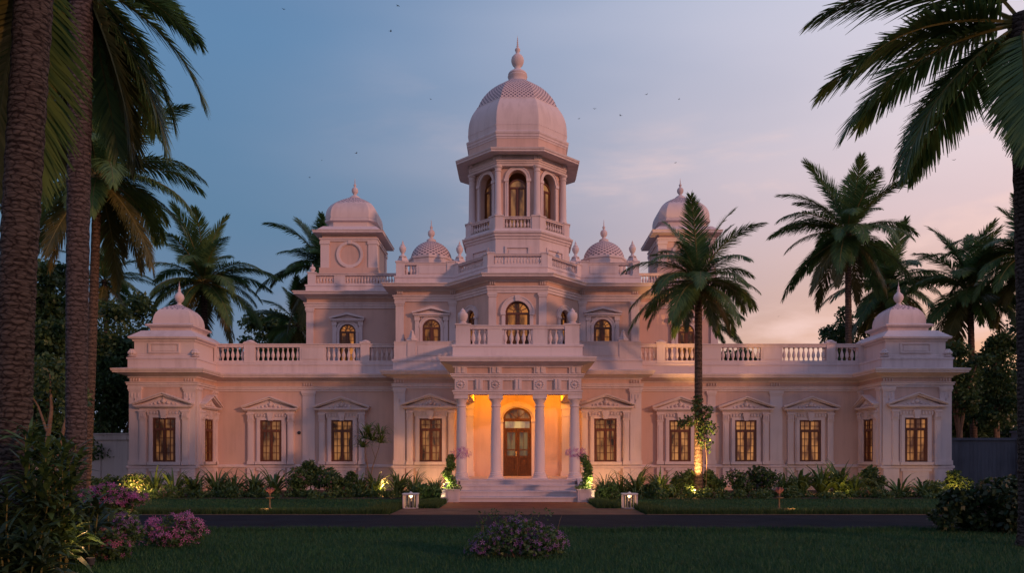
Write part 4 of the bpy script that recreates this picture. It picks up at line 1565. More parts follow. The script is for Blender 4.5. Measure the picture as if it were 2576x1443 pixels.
# ------------------------------------------------------------------ boundary walls
bw = thing('boundary_wall', 'low cream boundary wall with rounded end left of the palace', 'wall', (XL0, 0, 0))
mb = MB()
pth = [(-9, .4), (-2.2, .4), (-1.7, .25), (-1.3, -.05), (-.02, -.05)]
mb.sweep(pth, [(-.3, 0), (0, 0), (0, 2.5), (-.3, 2.5)])
mb.build('wall_body', M['concrete_left'], bw)
mb = MB(); mb.sweep(pth, [(-.36, 2.5), (.02, 2.5), (.06, 2.56), (.06, 2.80), (.1, 2.82), (.1, 2.88), (-.36, 2.9)]); mb.build('coping', M['concrete_left'], bw)
mb = MB()
for x0 in (-8.2, -6.6, -5.0, -3.4):
    mb.box(x0 - .55, x0 + .55, .36, .4, .4, 2.2)
mb.build('recessed_panels', M['concrete_left'], bw)
bw = thing('boundary_wall', 'long grey ribbed boundary wall right of the palace', 'wall', (XR1, 1.6, 0))
mb = MB(); mb.box(.02, 30, 0, .25, 0, 2.55)
for k in range(90):
    mb.box(.2 + k * .2, .22 + k * .2, -.008, 0, .1, 2.4)
mb.build('wall_body', M['concrete_wall'], bw)
mb = MB(); mb.box(.02, 30, -.08, .33, 2.55, 2.68); mb.build('coping', M['concrete_wall'], bw)
for x in (5.9, 13.5, 21):
    mb = MB(); mb.box(x - .3, x + .3, -.12, .37, 0, 2.95); mb.box(x - .36, x + .36, -.18, .43, 2.95, 3.05); mb.build('pier', M['concrete_wall'], bw)

# ------------------------------------------------------------------ foliage builders
def unit(a):
    return a / np.maximum(np.linalg.norm(a, axis=-1, keepdims=True), 1e-6)


def frond_mesh(L, e0, droop, n, ll, lw, hang, mat, seed):
    r = np.random.default_rng(seed)
    S = 26
    s = np.linspace(0, 1, S)
    ang = R(e0) - R(droop) * s ** 1.35
    seg = L / (S - 1)
    pts = np.zeros((S, 3))
    for i in range(1, S):
        a = (ang[i] + ang[i - 1]) / 2
        pts[i] = pts[i - 1] + seg * np.array([math.cos(a), 0.02 * math.sin(3 * s[i]), math.sin(a)])
    V, Q, MI = [], [], []
    rad = 0.045 * (L / 4) * (1 - .88 * s)
    for i in range(S):
        t = np.array([math.cos(ang[i]), 0, math.sin(ang[i])])
        nn = np.array([-t[2], 0, t[0]])
        for sy, sn in ((1, 0), (0, 1), (-1, 0), (0, -1)):
            V.append(pts[i] + np.array([0, sy * rad[i], 0]) + nn * sn * rad[i])
    for i in range(S - 1):
        for k in range(4):
            Q.append((i * 4 + k, (i + 1) * 4 + k, (i + 1) * 4 + (k + 1) % 4, i * 4 + (k + 1) % 4))
            MI.append(1)
    V = np.array(V)
    sl = np.linspace(.13, .995, n)
    for sg in (-1, 1):
        q = sl + r.normal(0, .004, n)
        q = np.clip(q, .1, 1)
        P = np.stack([np.interp(q, s, pts[:, k]) for k in range(3)], 1)
        A = np.interp(q, s, ang)
        T = np.stack([np.cos(A), np.zeros(n), np.sin(A)], 1)
        Nn = np.stack([-np.sin(A), np.zeros(n), np.cos(A)], 1)
        Y = np.zeros((n, 3))
        Y[:, 1] = sg
        phi = R(28) + R(40) * q ** 1.4 + r.normal(0, .05, n)
        lift = (.25 * (1 - q) - .05 + r.normal(0, .07, n))[:, None]
        D = unit(Y * np.cos(phi)[:, None] + T * np.sin(phi)[:, None] + Nn * lift)
        ln = ll * np.interp(q, [0, .12, .3, .55, .8, 1], [.35, .55, 1, 1, .72, .34]) * r.uniform(.86, 1.1, n)
        G = np.array([0, 0, -1.0]) * (hang * r.uniform(.6, 1.3, n))[:, None]
        D1 = unit(D + G * .45)
        D2 = unit(D + G * 1.35)
        m_ = P + D1 * (ln * .5)[:, None]
        e_ = m_ + D2 * (ln * .5)[:, None]
        W = unit(T - D * np.sum(T * D, 1)[:, None])
        w = lw * r.uniform(.8, 1.15, n)[:, None]
        v = np.stack([P - W * w * .35, P + W * w * .35, m_ + W * w * .5, m_ - W * w * .5, e_ + W * w * .08, e_ - W * w * .08], 1).reshape(-1, 3)
        o = len(V)
        idx = np.arange(n) * 6 + o
        V = np.vstack([V, v])
        qd = np.concatenate([np.stack([idx, idx + 1, idx + 2, idx + 3], 1), np.stack([idx + 3, idx + 2, idx + 4, idx + 5], 1)])
        Q += [tuple(x) for x in qd]
        MI += [0] * len(qd)
    return np_mesh('frond', V, Q, [mat, M['rachis']], MI)


FR = {}


def fronds(kind):
    """five ages of frond, from the young upright to the old hanging one"""
    if kind not in FR:
        n, ll, lw = {'near': (125, 1.15, .058), 'mid': (124, .94, .045), 'far': (84, 1.0, .062)}[kind]
        spec = [(79, 36, .1), (58, 56, .24), (34, 68, .42), (10, 66, .52), (-16, 52, .52), (-46, 30, .4)]
        if kind == 'near':
            spec = [(72, 45, .08), (36, 66, .16), (12, 60, .2), (-10, 48, .22), (-32, 38, .22), (-58, 24, .2)]
        FR[kind] = [[frond_mesh(4.2, e + dv * 4, d + dv * 7, n, ll, lw, h, M['palm_old'] if i >= 5 else M['palm'], 10 * i + dv + 50) for dv in (-1, 0, 1)]
                    for i, (e, d, h) in enumerate(spec)]
    return FR[kind]


def trunk_mesh(pts, r0, r1, mat, seg=14, rings=None, flare=1.5, amp=.028):
    """tapering stem with leaf-scar rings along a bent axis"""
    P = [Vector(p) for p in pts]
    H = sum((b - a).length for a, b in zip(P, P[1:]))
    n = rings or max(12, int(H / .11))
    out, rad = [], []
    for i in range(n + 1):
        t = i / n
        q = t * (len(P) - 1)
        k = min(int(q), len(P) - 2)
        u = q - k
        p0, p1, p2, p3 = P[max(k - 1, 0)], P[k], P[k + 1], P[min(k + 2, len(P) - 1)]
        out.append(.5 * (2 * p1 + (p2 - p0) * u + (2 * p0 - 5 * p1 + 4 * p2 - p3) * u * u + (3 * p1 - p0 - 3 * p2 + p3) * u ** 3))
        r = r0 + (r1 - r0) * t
        r *= 1 + (flare - 1) * math.exp(-t * H / .35)
        rad.append(r * (1 + (amp if i % 2 else -amp) + random.uniform(-.02, .02)))
    mb = MB()
    mb.tube(out, rad, seg)
    return mb.mesh('trunk', mat, True, 60)


def palm(label, base, top, r0, r1, kind, n=26, scale=1.0, seed=0, bark=None, spec=None, group=None, nuts=0, bend=.0, name='coconut_palm'):
    rr = random.Random(seed)
    t = thing(name, label, 'palm tree', base, 0, group)
    T = Vector(top) - Vector(base)
    mid = T * .5 + Vector((bend, 0, 0))
    link('trunk', trunk_mesh([(0, 0, -.1), tuple(T * .25 + Vector((bend * .8, 0, 0))), tuple(mid), tuple(T)], r0, r1, bark or M['bark_thin'], 18 if kind == 'near' else 10), t)
    F = fronds(kind)
    if spec is None:
        spec = []
        for i in range(n):
            q = i / n
            lvl = 0 if q < .09 else 1 if q < .24 else 2 if q < .44 else 3 if q < .66 else 4 if q < .86 else 5
            lvl = max(0, min(5, lvl + rr.choice((-1, 0, 0, 0, 0, 1))))
            spec.append((i * 137.5 + rr.uniform(-26, 26), lvl, rr.uniform(.74, 1.1)))
    for az_, lvl, sc_ in spec:
        if isinstance(lvl, tuple):
            me_ = frond_mesh(4.2, lvl[0], lvl[1], 125, 1.12, .056, lvl[2], M['palm_old'] if lvl[0] < -60 else M['palm'], rr.randrange(9999))
        else:
            me_ = rr.choice(F[lvl])
        lvl = 3
        o = link('frond', me_, t, tuple(T + Vector((0, 0, -.05 * lvl))), R(az_))
        o.rotation_euler = (rr.uniform(-.16, .16), rr.uniform(-.07, .07), R(az_))
        o.scale = (sc_ * scale,) * 3
    if kind != 'far':
        mb = MB()
        for k in range(7):
            a = rr.uniform(0, 6.28)
            mb.tube([tuple(T + Vector((.1 * math.cos(a), .1 * math.sin(a), -.35))), tuple(T + Vector((r1 * 1.5 * math.cos(a), r1 * 1.5 * math.sin(a), .15)))], [.09, .05], 6)
        mb.build('crown_shaft', M['rachis'], t)
    for k in range(nuts):
        a = k * 2.4
        mb = MB(); q = .11
        mb.lathe([(.01, -q), (q * .7, -q * .7), (q, 0), (q * .75, q * .75), (.01, q * 1.15)], seg=10)
        mb.build('coconut', M['nut'], t, tuple(T + Vector((.26 * math.cos(a), .26 * math.sin(a), -.28 - .12 * (k % 3)))), smooth=True)
    return t


M['nut'] = noise_mat('coconut_husk', (0.12, 0.09, 0.025), (0.22, 0.15, 0.04), 5, 0.5, 0)


def leaf_cloud(blobs, n, size, r, aspect=.5, droop=.25, shell=.55):
    """diamond leaves scattered through ellipsoids; returns verts, quads"""
    vol = np.array([b[3] * b[4] * b[5] for b in blobs]) ** .8
    pick = r.choice(len(blobs), n, p=vol / vol.sum())
    B = np.array(blobs)[pick]
    d = unit(r.normal(size=(n, 3)))
    rad = (shell + (1 - shell) * r.random(n) ** .6)[:, None] * r.uniform(.82, 1.12, (n, 1))
    C = B[:, :3] + d * rad * B[:, 3:6]
    U = unit(d * .7 + r.normal(size=(n, 3)) * .75 + np.array([0, 0, -droop]))
    Vv = unit(np.cross(U, r.normal(size=(n, 3))))
    l = (size * r.uniform(.6, 1.35, n))[:, None]
    v = np.stack([C - U * l * .5, C + Vv * l * aspect * .5, C + U * l * .5, C - Vv * l * aspect * .5], 1).reshape(-1, 3)
    q = np.arange(4 * n).reshape(-1, 4)
    return v, q


def flower_cloud(C, Nn, size, r, petals=5):
    n = len(C)
    Nn = unit(Nn + r.normal(size=(n, 3)) * .35)
    a = unit(np.cross(Nn, r.normal(size=(n, 3))))
    b = np.cross(Nn, a)
    sz = (size * r.uniform(.65, 1.25, n))[:, None]
    V = []
    for k in range(petals):
        th = 2 * math.pi * k / petals
        def dirn(t, rr_, up):
            return C + (a * math.cos(t) + b * math.sin(t)) * sz * rr_ + Nn * sz * up
        w = 1.9 / petals
        V.append(np.stack([C, dirn(th - w * .5, .36, .12), dirn(th, .5, .06), dirn(th + w * .5, .36, .12)], 1))
    v = np.concatenate(V, 0).reshape(-1, 3)
    return v, np.arange(len(v)).reshape(-1, 4)


def bush(name, label, cat, loc, blobs, n, size, mat, seed, flowers=(), group=None, stems=True, aspect=.5, shell=.45, droop=.2):
    r = np.random.default_rng(seed)
    t = thing(name, label, cat, loc, 0, group)
    v, q = leaf_cloud(blobs, n, size, r, aspect, droop, shell)
    v[:, 2] = np.maximum(v[:, 2], .01)
    link('foliage', np_mesh('foliage', v, q, mat), t)
    for (fm, fn, fs, zmin) in flowers:
        B = np.array(blobs)[r.integers(0, len(blobs), fn)]
        d = unit(r.normal(size=(fn, 3)) + np.array([0, -.35, .35]))
        C = B[:, :3] + d * B[:, 3:6] * r.uniform(.92, 1.12, (fn, 1))
        ok = C[:, 2] > zmin
        fv, fq = flower_cloud(C[ok], d[ok], fs, r)
        link('blossoms', np_mesh('blossoms', fv, fq, fm), t)
    if stems:
        mb = MB()
        rr = random.Random(seed)
        for b in blobs[:6]:
            mb.tube([(b[0] * .15 + rr.uniform(-.04, .04), b[1] * .15, 0), (b[0] * .6, b[1] * .6, b[2] * .5), (b[0], b[1], b[2] + b[5] * .4)], [.022, .015, .006], 5)
        mb.build('stems', M['branch'], t)
    return t


def strap_clump_mesh(name, n, L, w, r, mat_spread=.9, bend=1.0, elev=(35, 85)):
    """rosette of arching strap-shaped blades"""
    S = 6
    V, Q = [], []
    for i in range(n):
        a = r.uniform(0, 6.283)
        e = R(r.uniform(*elev))
        l = L * r.uniform(.65, 1.1)
        ww = w * r.uniform(.75, 1.2)
        p = np.array([math.cos(a) * .05, math.sin(a) * .05, 0.02]) * r.uniform(.2, 2.2)
        h = np.array([math.cos(a), math.sin(a), 0])
        sd_ = np.array([-math.sin(a), math.cos(a), 0])
        o = len(V)
        dr = bend * r.uniform(.6, 1.5)
        for k in range(S):
            t = k / (S - 1)
            an = e - dr * t * t * 1.7
            if k:
                p = p + (h * math.cos(an) + np.array([0, 0, math.sin(an)])) * l / (S - 1)
            wd = ww * (0.55 + .9 * t) if t < .4 else ww * max(.06, (1 - t) / .6 * .95)
            V += [p - sd_ * wd * .5, p + sd_ * wd * .5]
        for k in range(S - 1):
            Q.append((o + 2 * k, o + 2 * k + 1, o + 2 * k + 3, o + 2 * k + 2))
    V = np.array(V)
    V[:, 2] = np.maximum(V[:, 2], .01)
    return V, Q


def broad_tree(name, label, loc, h, blobs, n, size, seed, trunk_r=.2, group=None, mat=None, limbs=6, shell=.1):
    r = np.random.default_rng(seed)
    rr = random.Random(seed)
    t = thing(name, label, 'tree', loc, 0, group)
    mb = MB()
    zt = min(b[2] - b[5] * .4 for b in blobs)
    mb.tube([(0, 0, -.1), (.08, .05, zt * .5), (0, 0, max(zt, .5)), (.05, 0, h * .75)], [trunk_r, trunk_r * .8, trunk_r * .65, trunk_r * .2], 9)
    for b in blobs[:limbs]:
        mb.tube([(0, 0, max(zt * .7, .4)), (b[0] * .45, b[1] * .45, (zt + b[2]) * .5), (b[0], b[1], b[2] + b[5] * .3)], [trunk_r * .5, trunk_r * .3, trunk_r * .1], 6)
    mb.build('trunk', M['branch'], t, smooth=True)
    v, q = leaf_cloud(blobs, int(n * 1.5), size * .85, r, .55, .3, shell)
    link('crown', np_mesh('crown', v, q, mat or M['tree']), t)
    return t


def rand_blobs(seed, n, sx, sy, z0, z1, r0, r1, flat=.8):
    rr = random.Random(seed)
    out = []
    for i in range(n):
        z = rr.uniform(z0, z1)
        k = 1 - .55 * abs((z - (z0 + z1) / 2) / max(.01, (z1 - z0) / 2)) ** 2
        a, q = rr.uniform(0, 6.28), math.sqrt(rr.random())
        s = rr.uniform(r0, r1)
        out.append((math.cos(a) * q * sx * k, math.sin(a) * q * sy * k, z, s, s, s * flat))
    return out


# ------------------------------------------------------------------ palms
palm('slender coconut palm in the flower bed before the right wing, trunk lit from below', (px(1757, 34), -6.0, 0), (px(1757, 34), -6.0, pz(700, 34)), .19, .15, 'mid', 36, .83, 3, nuts=5, name='coconut_palm')
palm('tall coconut palm with full round crown standing behind the right wing', (px(2137, 50), 10, 0), (px(2133, 50), 10, pz(585, 50)), .24, .18, 'mid', 42, 1.24, 5, nuts=6)
palm('dark coconut palm half hidden behind the tall palm by the right pavilion', (px(2240, 57), 17, 0), (px(2235, 57), 17, pz(715, 57)), .24, .18, 'far', 40, 1.12, 6)
palm('coconut palm with upswept crown behind the right pavilion dome', (px(2452, 50), 10, 0), (px(2440, 50), 10, pz(725, 50)), .24, .18, 'far', 44, 1.12, 8)
palm('coconut palm partly cut by the right picture edge behind the wall', (px(2600, 46), 6, 0), (px(2585, 46), 6, pz(640, 46)), .24, .18, 'far', 42, 1.1, 9)
palm('low coconut palm peeping out behind the right end of the upper storey', (px(1760, 56), 16, 0), (px(1765, 56), 16, pz(800, 56)), .22, .16, 'far', 24, .85, 10)
palm('large coconut palm rising behind the left pavilion dome', (px(525, 50), 10, 0), (px(512, 50), 10, pz(705, 50)), .24, .18, 'mid', 44, 1.14, 12, nuts=3)
palm('coconut palm behind the left turret with fronds reaching left', (px(840, 53), 13, 0), (px(812, 53), 13, pz(668, 53)), .24, .18, 'far', 38, 1.12, 14)
palm('low coconut palm between the left wing terrace and the upper storey', (px(760, 55), 15, 0), (px(750, 55), 15, pz(815, 55)), .22, .16, 'far', 24, .85, 15)
palm('small far coconut palm seen just right of the two near trunks', (px(285, 52), 12, 0), (px(262, 52), 12, pz(705, 52)), .22, .16, 'far', 24, .8, 16)
palm('reddish leaning coconut palm with crown just behind the second near trunk', (px(212, 30), -10, 0), (px(246, 30), -10, pz(436, 30)), .19, .15, 'mid', 42, 1.0, 18, nuts=4, bend=.05)
# the three near palms
palm('near coconut palm at the right edge with drooping fronds across the sky', (px(2600, 15), -25, 0), (px(2572, 15), -25, pz(38, 15)), .25, .22, 'near', 0, 1.0, 20, M['bark'],
     [(180, (24, 52, .2), .98), (183, (6, 56, .2), .88), (178, (-10, 52, .22), .94), (186, (-34, 46, .22), .86), (240, (-56, 26, .2), .78), (160, (10, 50, .2), .9), (150, (-30, 40, .2), .8),
      (120, 2, .9), (60, 2, 1), (0, 3, 1), (330, 3, 1), (95, 3, .9), (190, (48, 60, .15), .9), (30, 4, 1), (300, (-40, 30, .2), .9)], bend=.03)
palm('near coconut palm with grey pink trunk, second from the left edge', (px(190, 16), -24, 0), (px(206, 16), -24, pz(-75, 16)), .18, .225, 'near', 0, 1.0, 22, M['bark_grey'],
     [(38, (14, 66, .2), .61), (24, (0, 66, .2), .58), (12, (-26, 52, .22), .80), (5, (-56, 26, .2), .86), (30, (-68, 16, .2), .84), (62, (-62, 20, .2), .86), (80, (-24, 40, .2), .8), (110, (-10, 50, .2), .8), (140, (-30, 40, .2), .8), (46, (30, 80, .18), .54), (160, (-66, 16, .2), .9), (178, (-50, 30, .2), .8), (100, (-55, 24, .2), .8), (18, (-44, 36, .22), .8)], bend=-.02)
palm('near coconut palm with thick ringed trunk at the left edge', (px(35, 12), -28, 0), (px(95, 12), -28, pz(-170, 12)), .235, .26, 'near', 0, .9, 24, M['bark'],
     [(180, (-40, 34, .2), .9), (165, (-62, 20, .2), 1), (150, (-30, 40, .2), 1), (205, (-58, 22, .2), .8), (120, (-45, 30, .2), 1), (135, 3, 1)], bend=-.10)

# ------------------------------------------------------------------ broad-leaved trees behind and beside the palace
def tree_at(x, y, ztop, w, zlow, seed, label, n=5200, size=.34, name='broadleaf_tree', nb=30, mat=None, tr=.22):
    bl = rand_blobs(seed, nb, w * .70, w * .55, zlow + .5, ztop - w * .16, w * .10, w * .27)
    bl.append((0, 0, ztop - w * .2, w * .2, w * .2, w * .2))
    bl.append((0, 0, (zlow + ztop) / 2, w * .5, w * .4, (ztop - zlow) * .42))
    return broad_tree(name, label, (x, y, 0), ztop, bl, n, size, seed, tr, None, mat)


tree_at(px(120, 34), -6, pz(655, 34), 3.3, .9, 31, 'dark leafy tree filling the gap between the two near trunks', 15000, .26)
tree_at(px(265, 41), 1.5, pz(745, 41), 3.2, 1.4, 32, 'dark leafy tree over the left boundary wall', 9000, .28)
tree_at(px(345, 46), 6, pz(735, 46), 3.4, 2.5, 33, 'leafy tree with open top behind the left pavilion', 6500, .3)
tree_at(px(30, 40), 0, pz(640, 40), 3.4, .6, 34, 'dark tree behind the thick trunk at the left edge', 7000, .3)
tree_at(px(690, 64), 24, pz(775, 64), 4.2, 5, 35, 'rounded tree behind the left wing terrace', 6000, .36)
tree_at(px(775, 62), 22, pz(790, 62), 3.2, 5, 36, 'dark tree beside the left end of the upper storey', 4500, .34)
tree_at(px(2125, 62), 22, pz(768, 62), 3.6, 3, 37, 'rounded bushy tree behind the right wing terrace', 7500, .3)
tree_at(px(2235, 60), 20, pz(760, 60), 3.6, 3, 38, 'dark tree behind the right pavilion', 6000, .34)
tree_at(px(2425, 44), 4.5, pz(852, 44), 2.5, 3.6, 39, 'open leafy tree on a bare stem right of the right pavilion', 4200, .26)
tree_at(px(2520, 46), 6.5, pz(830, 46), 2.8, 2.9, 40, 'leafy tree above the grey boundary wall by the right edge', 5200, .28)
tree_at(px(2430, 52), 12, pz(905, 52), 4.0, .8, 43, 'soft green tree filling the view between the two stems beyond the grey wall', 8000, .3)
tree_at(px(2470, 60), 20, pz(965, 60), 4.5, .8, 41, 'low dark tree far behind the grey boundary wall', 6500, .38)
for x_, y_, top_, w_, sd_, lab_ in ((575, 20, 874, 4.2, 51, 'dark trees seen through the outer balusters of the left wing'), (700, 21, 874, 4.2, 52, 'dark tree seen through the second bay of left wing balusters'),
                              (1866, 20, 872, 3.4, 53, 'dark tree seen through the balusters right of the courtyard palm'), (2150, 19, 868, 4.2, 54, 'dark tree behind the last balusters before the right pavilion')):
    tree_at(px(x_, 40 + y_), y_, pz(top_, 40 + y_), w_, 4.5, sd_, lab_, 4500, .36)
for x_, y_, top_, w_, sd_, lab_ in ((29.5, -12.5, 10.8, 5.4, 61, 'tall dense garden tree out to the right, shading the right wing'), (34.0, -14.0, 12.2, 6.0, 62, 'tallest dense garden tree out to the right, shading the right pavilion'), (39.0, -11.0, 9.0, 6.0, 63, 'broad garden tree farthest out to the right, shading the grey wall')):
    tree_at(x_, y_, top_, w_, 1.2, sd_, lab_, 7000, .45)
tree_at(px(2610, 56), 16, pz(800, 56), 4.2, 1.5, 42, 'dark tree at the right edge behind the wall', 6000, .38)
r = np.random.default_rng(77)
bl = []
for i in range(46):
    x = -75 + i * 3.3 + r.uniform(-1, 1)
    if -24 < x < 28:
        continue
    s = r.uniform(2.2, 4.2)
    bl.append((x, 66 + r.uniform(-4, 4), s * .9 + r.uniform(0, 1.2), s * 1.1, s, s))
v, q = leaf_cloud(bl, 16000, .8, r, .6, .2, .5)
wood = link('distant_wood', np_mesh('distant_wood', v, q, M['tree']))
wood['kind'] = 'stuff'
tag(wood, 'dark mass of distant trees beyond the garden walls', 'wood')
# bare forked stems seen between the near trunks
t = thing('forked_shrub', 'tan forked bare-stemmed shrub growing between the two near trunks', 'shrub', (px(118, 22), -18, 0))
mb = MB()
mb.tube([(0, 0, 0), (.03, 0, .8), (-.02, 0, 1.9), (.1, .05, 3.0), (.02, .1, 4.0)], [.10, .085, .07, .045, .015], 8)
mb.tube([(.05, 0, .9), (.22, .02, 1.6), (.42, .05, 2.4), (.62, .08, 3.3)], [.08, .07, .05, .02], 8)
mb.tube([(0, 0, 2.4), (-.3, .1, 3.1), (-.55, .1, 3.5)], [.04, .025, .01], 6)
mb.build('stems', M['branch'], t, smooth=True)
v, q = leaf_cloud([(.0, .1, 4.0, .7, .5, .6), (.7, .1, 3.3, .5, .4, .5), (-.6, .1, 3.5, .4, .4, .35)], 900, .16, r)
link('foliage', np_mesh('foliage', v, q, M['tree']), t)

# ------------------------------------------------------------------ planting along the palace
def strap_plant(label, dx_, y, L, seed, n=44, w=.075, elev=(30, 84), bend=1.0, mat='strap', name='strap_leaf_plant', base=.12, group='strap-leaved plants along the palace front'):
    rs = np.random.default_rng(seed)
    d_ = 40 + y
    t = thing(name, label, 'plant', (px(dx_, d_), y, .0), 0, group)
    V, Q = strap_clump_mesh('leaves', n, L, w, rs, bend=bend, elev=elev)
    link('leaves', np_mesh('leaves', V, Q, M[mat]), t)
    return t


SP = [(388, -6.2, 1.25, 'strap-leaved clump under the left pavilion window, next to the lit flowers'), (436, -6.4, 1.3, 'strap-leaved clump under the right half of the left pavilion window'),
      (488, -6.0, 1.2, 'strap-leaved clump at the inner corner of the left pavilion'), (546, -5.8, 1.35, 'strap-leaved clump under the narrow side window of the left pavilion'),
      (588, -6.0, 1.2, 'strap-leaved clump between the left pavilion and the first wing window'), (640, -6.2, 1.2, 'strap-leaved clump just left of the first left wing window'),
      (690, -6.0, 1.4, 'arching strap-leaved clump under the first left wing window'), (905, -5.6, 1.0, 'strap-leaved clump under the second left wing window'),
      (945, -5.6, 1.25, 'warmly lit strap-leaved clump below the slender young tree'), (1003, -6.4, 1.2, 'strap-leaved clump at the left corner of the central block'),
      (1040, -7.0, 1.1, 'feathery clump under the left edge of the window left of the porch'), (1095, -7.2, 1.05, 'feathery clump right beside the left planter'),
      (1522, -7.2, 1.05, 'feathery clump right beside the right planter'), (1560, -7.0, 1.1, 'feathery clump under the window right of the porch'),
      (1600, -6.6, 1.35, 'big arching clump just behind the right lantern'), (1660, -6.3, 1.25, 'strap-leaved clump left of the courtyard palm'),
      (1690, -6.4, .7, 'low clump at the foot of the courtyard palm'), (1975, -6.1, 1.15, 'strap-leaved clump right of the purple flowering shrubs'),
      (2012, -6.0, 1.25, 'upright broad-leaved clump left of the third right wing window'), (2068, -5.9, 1.3, 'broad-leaved clump right of the third right wing window'),
      (2112, -6.0, 1.3, 'broad-leaved clump lit from behind near the right pavilion'), (2150, -6.4, 1.1, 'spreading clump beside the round shrub of the right pavilion')]
for i, (x, y, L, lab) in enumerate(SP):
    broad = 2005 < x < 2120
    fea = 'feathery' in lab
    strap_plant(lab, x, y, L * 1.42, 200 + i, 60 if not fea else 110, .16 if broad else .04 if fea else .10, (45, 88) if broad else (38, 86), .65 if broad else .95)
for i, (x, y, L, lab) in enumerate([(2262, -6.6, 1.35, 'dark cycad-like rosette before the right pavilion pier'), (2322, -6.4, 1.0, 'smaller rosette under the right pavilion window')]):
    strap_plant(lab, x, y, L * 1.25, 260 + i, 40, .13, (20, 75), .9, 'strap', 'rosette_plant')
strap_plant('reddish spiky rosette rising behind the left boundary wall', 290, .9, 1.6, 270, 24, .07, (45, 88), .7, 'lush', 'rosette_plant', group=None).location.z = 2.3
strap_plant('dark arching plant at the left foot of the left pavilion', 312, -3.6, 1.3, 271, 40, .12, (25, 85), 1.0)


def bed_bush(label, dx_, y, w, h, seed, mat='shrub', fl=(), n=1500, size=.15, name='leafy_shrub', group='shrubs in the palace flower beds'):
    d_ = 40 + y
    bl = rand_blobs(seed, 9, w * .36, w * .28, h * .28, h * .76, w * .17, w * .26, .9)
    return bush(name, label, 'shrub', (px(dx_, d_), y, 0), bl, n, size, M[mat], seed, fl, group)


bed_bush('leafy shrub with white-pink flowers below the flat pier of the left wing', 745, -6.4, 1.5, 1.3, 301, fl=((M['palepink'], 55, .12, .1),))
bed_bush('tall leafy shrub between the two left wing windows', 785, -5.4, 1.5, 1.65, 302)
bed_bush('leafy shrub with pale flowers left of the second left wing window', 832, -6.2, 1.4, 1.35, 303, fl=((M['palepink'], 30, .12, .1),))
bed_bush('dark shrub under the second left wing window', 872, -6.0, 1.3, 1.2, 304)
bed_bush('sunlit-looking bush with many cream blossoms lit by a lamp at the left pavilion', 338, -7.2, 1.4, 1.0, 305, 'lush', ((M['cream'], 150, .10, .1),), name='flowering_bush')
bed_bush('low dark bush at the left boundary wall', 258, -6.8, 1.9, .8, 306)
bed_bush('bright leafy bush left of the courtyard palm trunk, lit from below', 1722, -5.5, 1.5, 1.3, 307, 'lush', ((M['cream'], 20, .09, .1),))
bed_bush('leafy bush right of the courtyard palm trunk', 1795, -5.7, 1.2, 1.25, 308, 'lush')
bed_bush('dark shrub with violet flowers under the second right wing window', 1858, -6.0, 1.7, 1.4, 309, fl=((M['violet'], 60, .11, .1),))
bed_bush('dark shrub with violet flowers between the second and third right wing windows', 1920, -5.9, 1.7, 1.35, 310, fl=((M['violet'], 50, .11, .1),))
bed_bush('round shrub at the inner corner of the right pavilion', 2190, -5.2, 1.3, 1.4, 311)
bed_bush('yellow-green bush lit by a lamp at the right end of the palace', 2400, -4.6, 1.5, 1.15, 312, 'lush')
bed_bush('low bush with pink flowers behind the right lantern', 1640, -7.6, 1.0, .75, 313, fl=((M['rose'], 14, .13, .1),), n=700)
bed_bush('low pink-flowered cover at the foot of the left pavilion clumps', 410, -8.2, 1.3, .35, 314, fl=((M['palepink'], 16, .1, .05),), n=500, size=.1)
bed_bush('low shrub with yellow-green tips right of the right pavilion bed', 2345, -5.6, 1.6, .6, 315, 'lush', n=900)
bed_bush('low shrub between the left lantern and the steps', 1075, -9.4, 1.3, .7, 316, n=1300, size=.12)
bed_bush('low shrub between the steps and the right lantern', 1530, -9.4, 1.3, .7, 317, n=1300, size=.12)
rs = np.random.default_rng(91)
gc = []
for x0, x1 in ((-20, -2.95), (2.95, 22)):
    for k in range(int((x1 - x0) / .35)):
        gc.append((x0 + k * .35, -7.4 + rs.uniform(-.9, .9), .10, .32, .45, rs.uniform(.16, .46)))
v, q = leaf_cloud(gc, 19000, .14, rs, .5, .1, .3)
v[:, 2] = np.maximum(v[:, 2], .012)
cover = link('ground_cover', np_mesh('ground_cover', v, q, M['shrub']))
cover['kind'] = 'stuff'
tag(cover, 'low leafy ground cover along the front of the flower beds', 'ground cover')

# slender young tree left, leafy climber on the courtyard palm
t = thing('young_tree', 'slender young tree with two thin stems and leaf tufts before the left wing', 'tree', (px(930, 36), -4, 0))
mb = MB()
mb.tube([(0, 0, 0), (-.05, 0, 1.0), (-.22, 0, 1.9), (-.2, 0, 2.5)], [.035, .03, .02, .012], 6)
mb.tube([(0, 0, .5), (.12, 0, 1.2), (.42, 0, 2.1), (.46, .05, 2.7)], [.03, .024, .016, .01], 6)
mb.tube([(.25, 0, 1.6), (.1, 0, 2.1), (.12, 0, 2.4)], [.015, .012, .008], 6)
mb.build('stems', M['branch'], t)
Vs, Qs = [], []
for c in ((-.2, 0, 2.5), (.46, .05, 2.7), (.12, 0, 2.4), (-.3, 0, 2.1), (.5, 0, 2.3), (-.12, 0, 2.75)):
    V, Q = strap_clump_mesh('tuft', 46, .95, .085, rs, elev=(-10, 78), bend=.8)
    V = np.array(V) * .9
    o = sum(len(a) for a in Vs)
    Vs.append(V + np.array(c))
    Qs += [tuple(i + o for i in f_) for f_ in Q]
link('foliage', np_mesh('foliage', np.vstack(Vs), Qs, M['lush']), t)
t = thing('climbing_plant', 'leafy climber wrapped round the middle of the courtyard palm trunk', 'climber', (px(1757, 34), -6.0, 0))
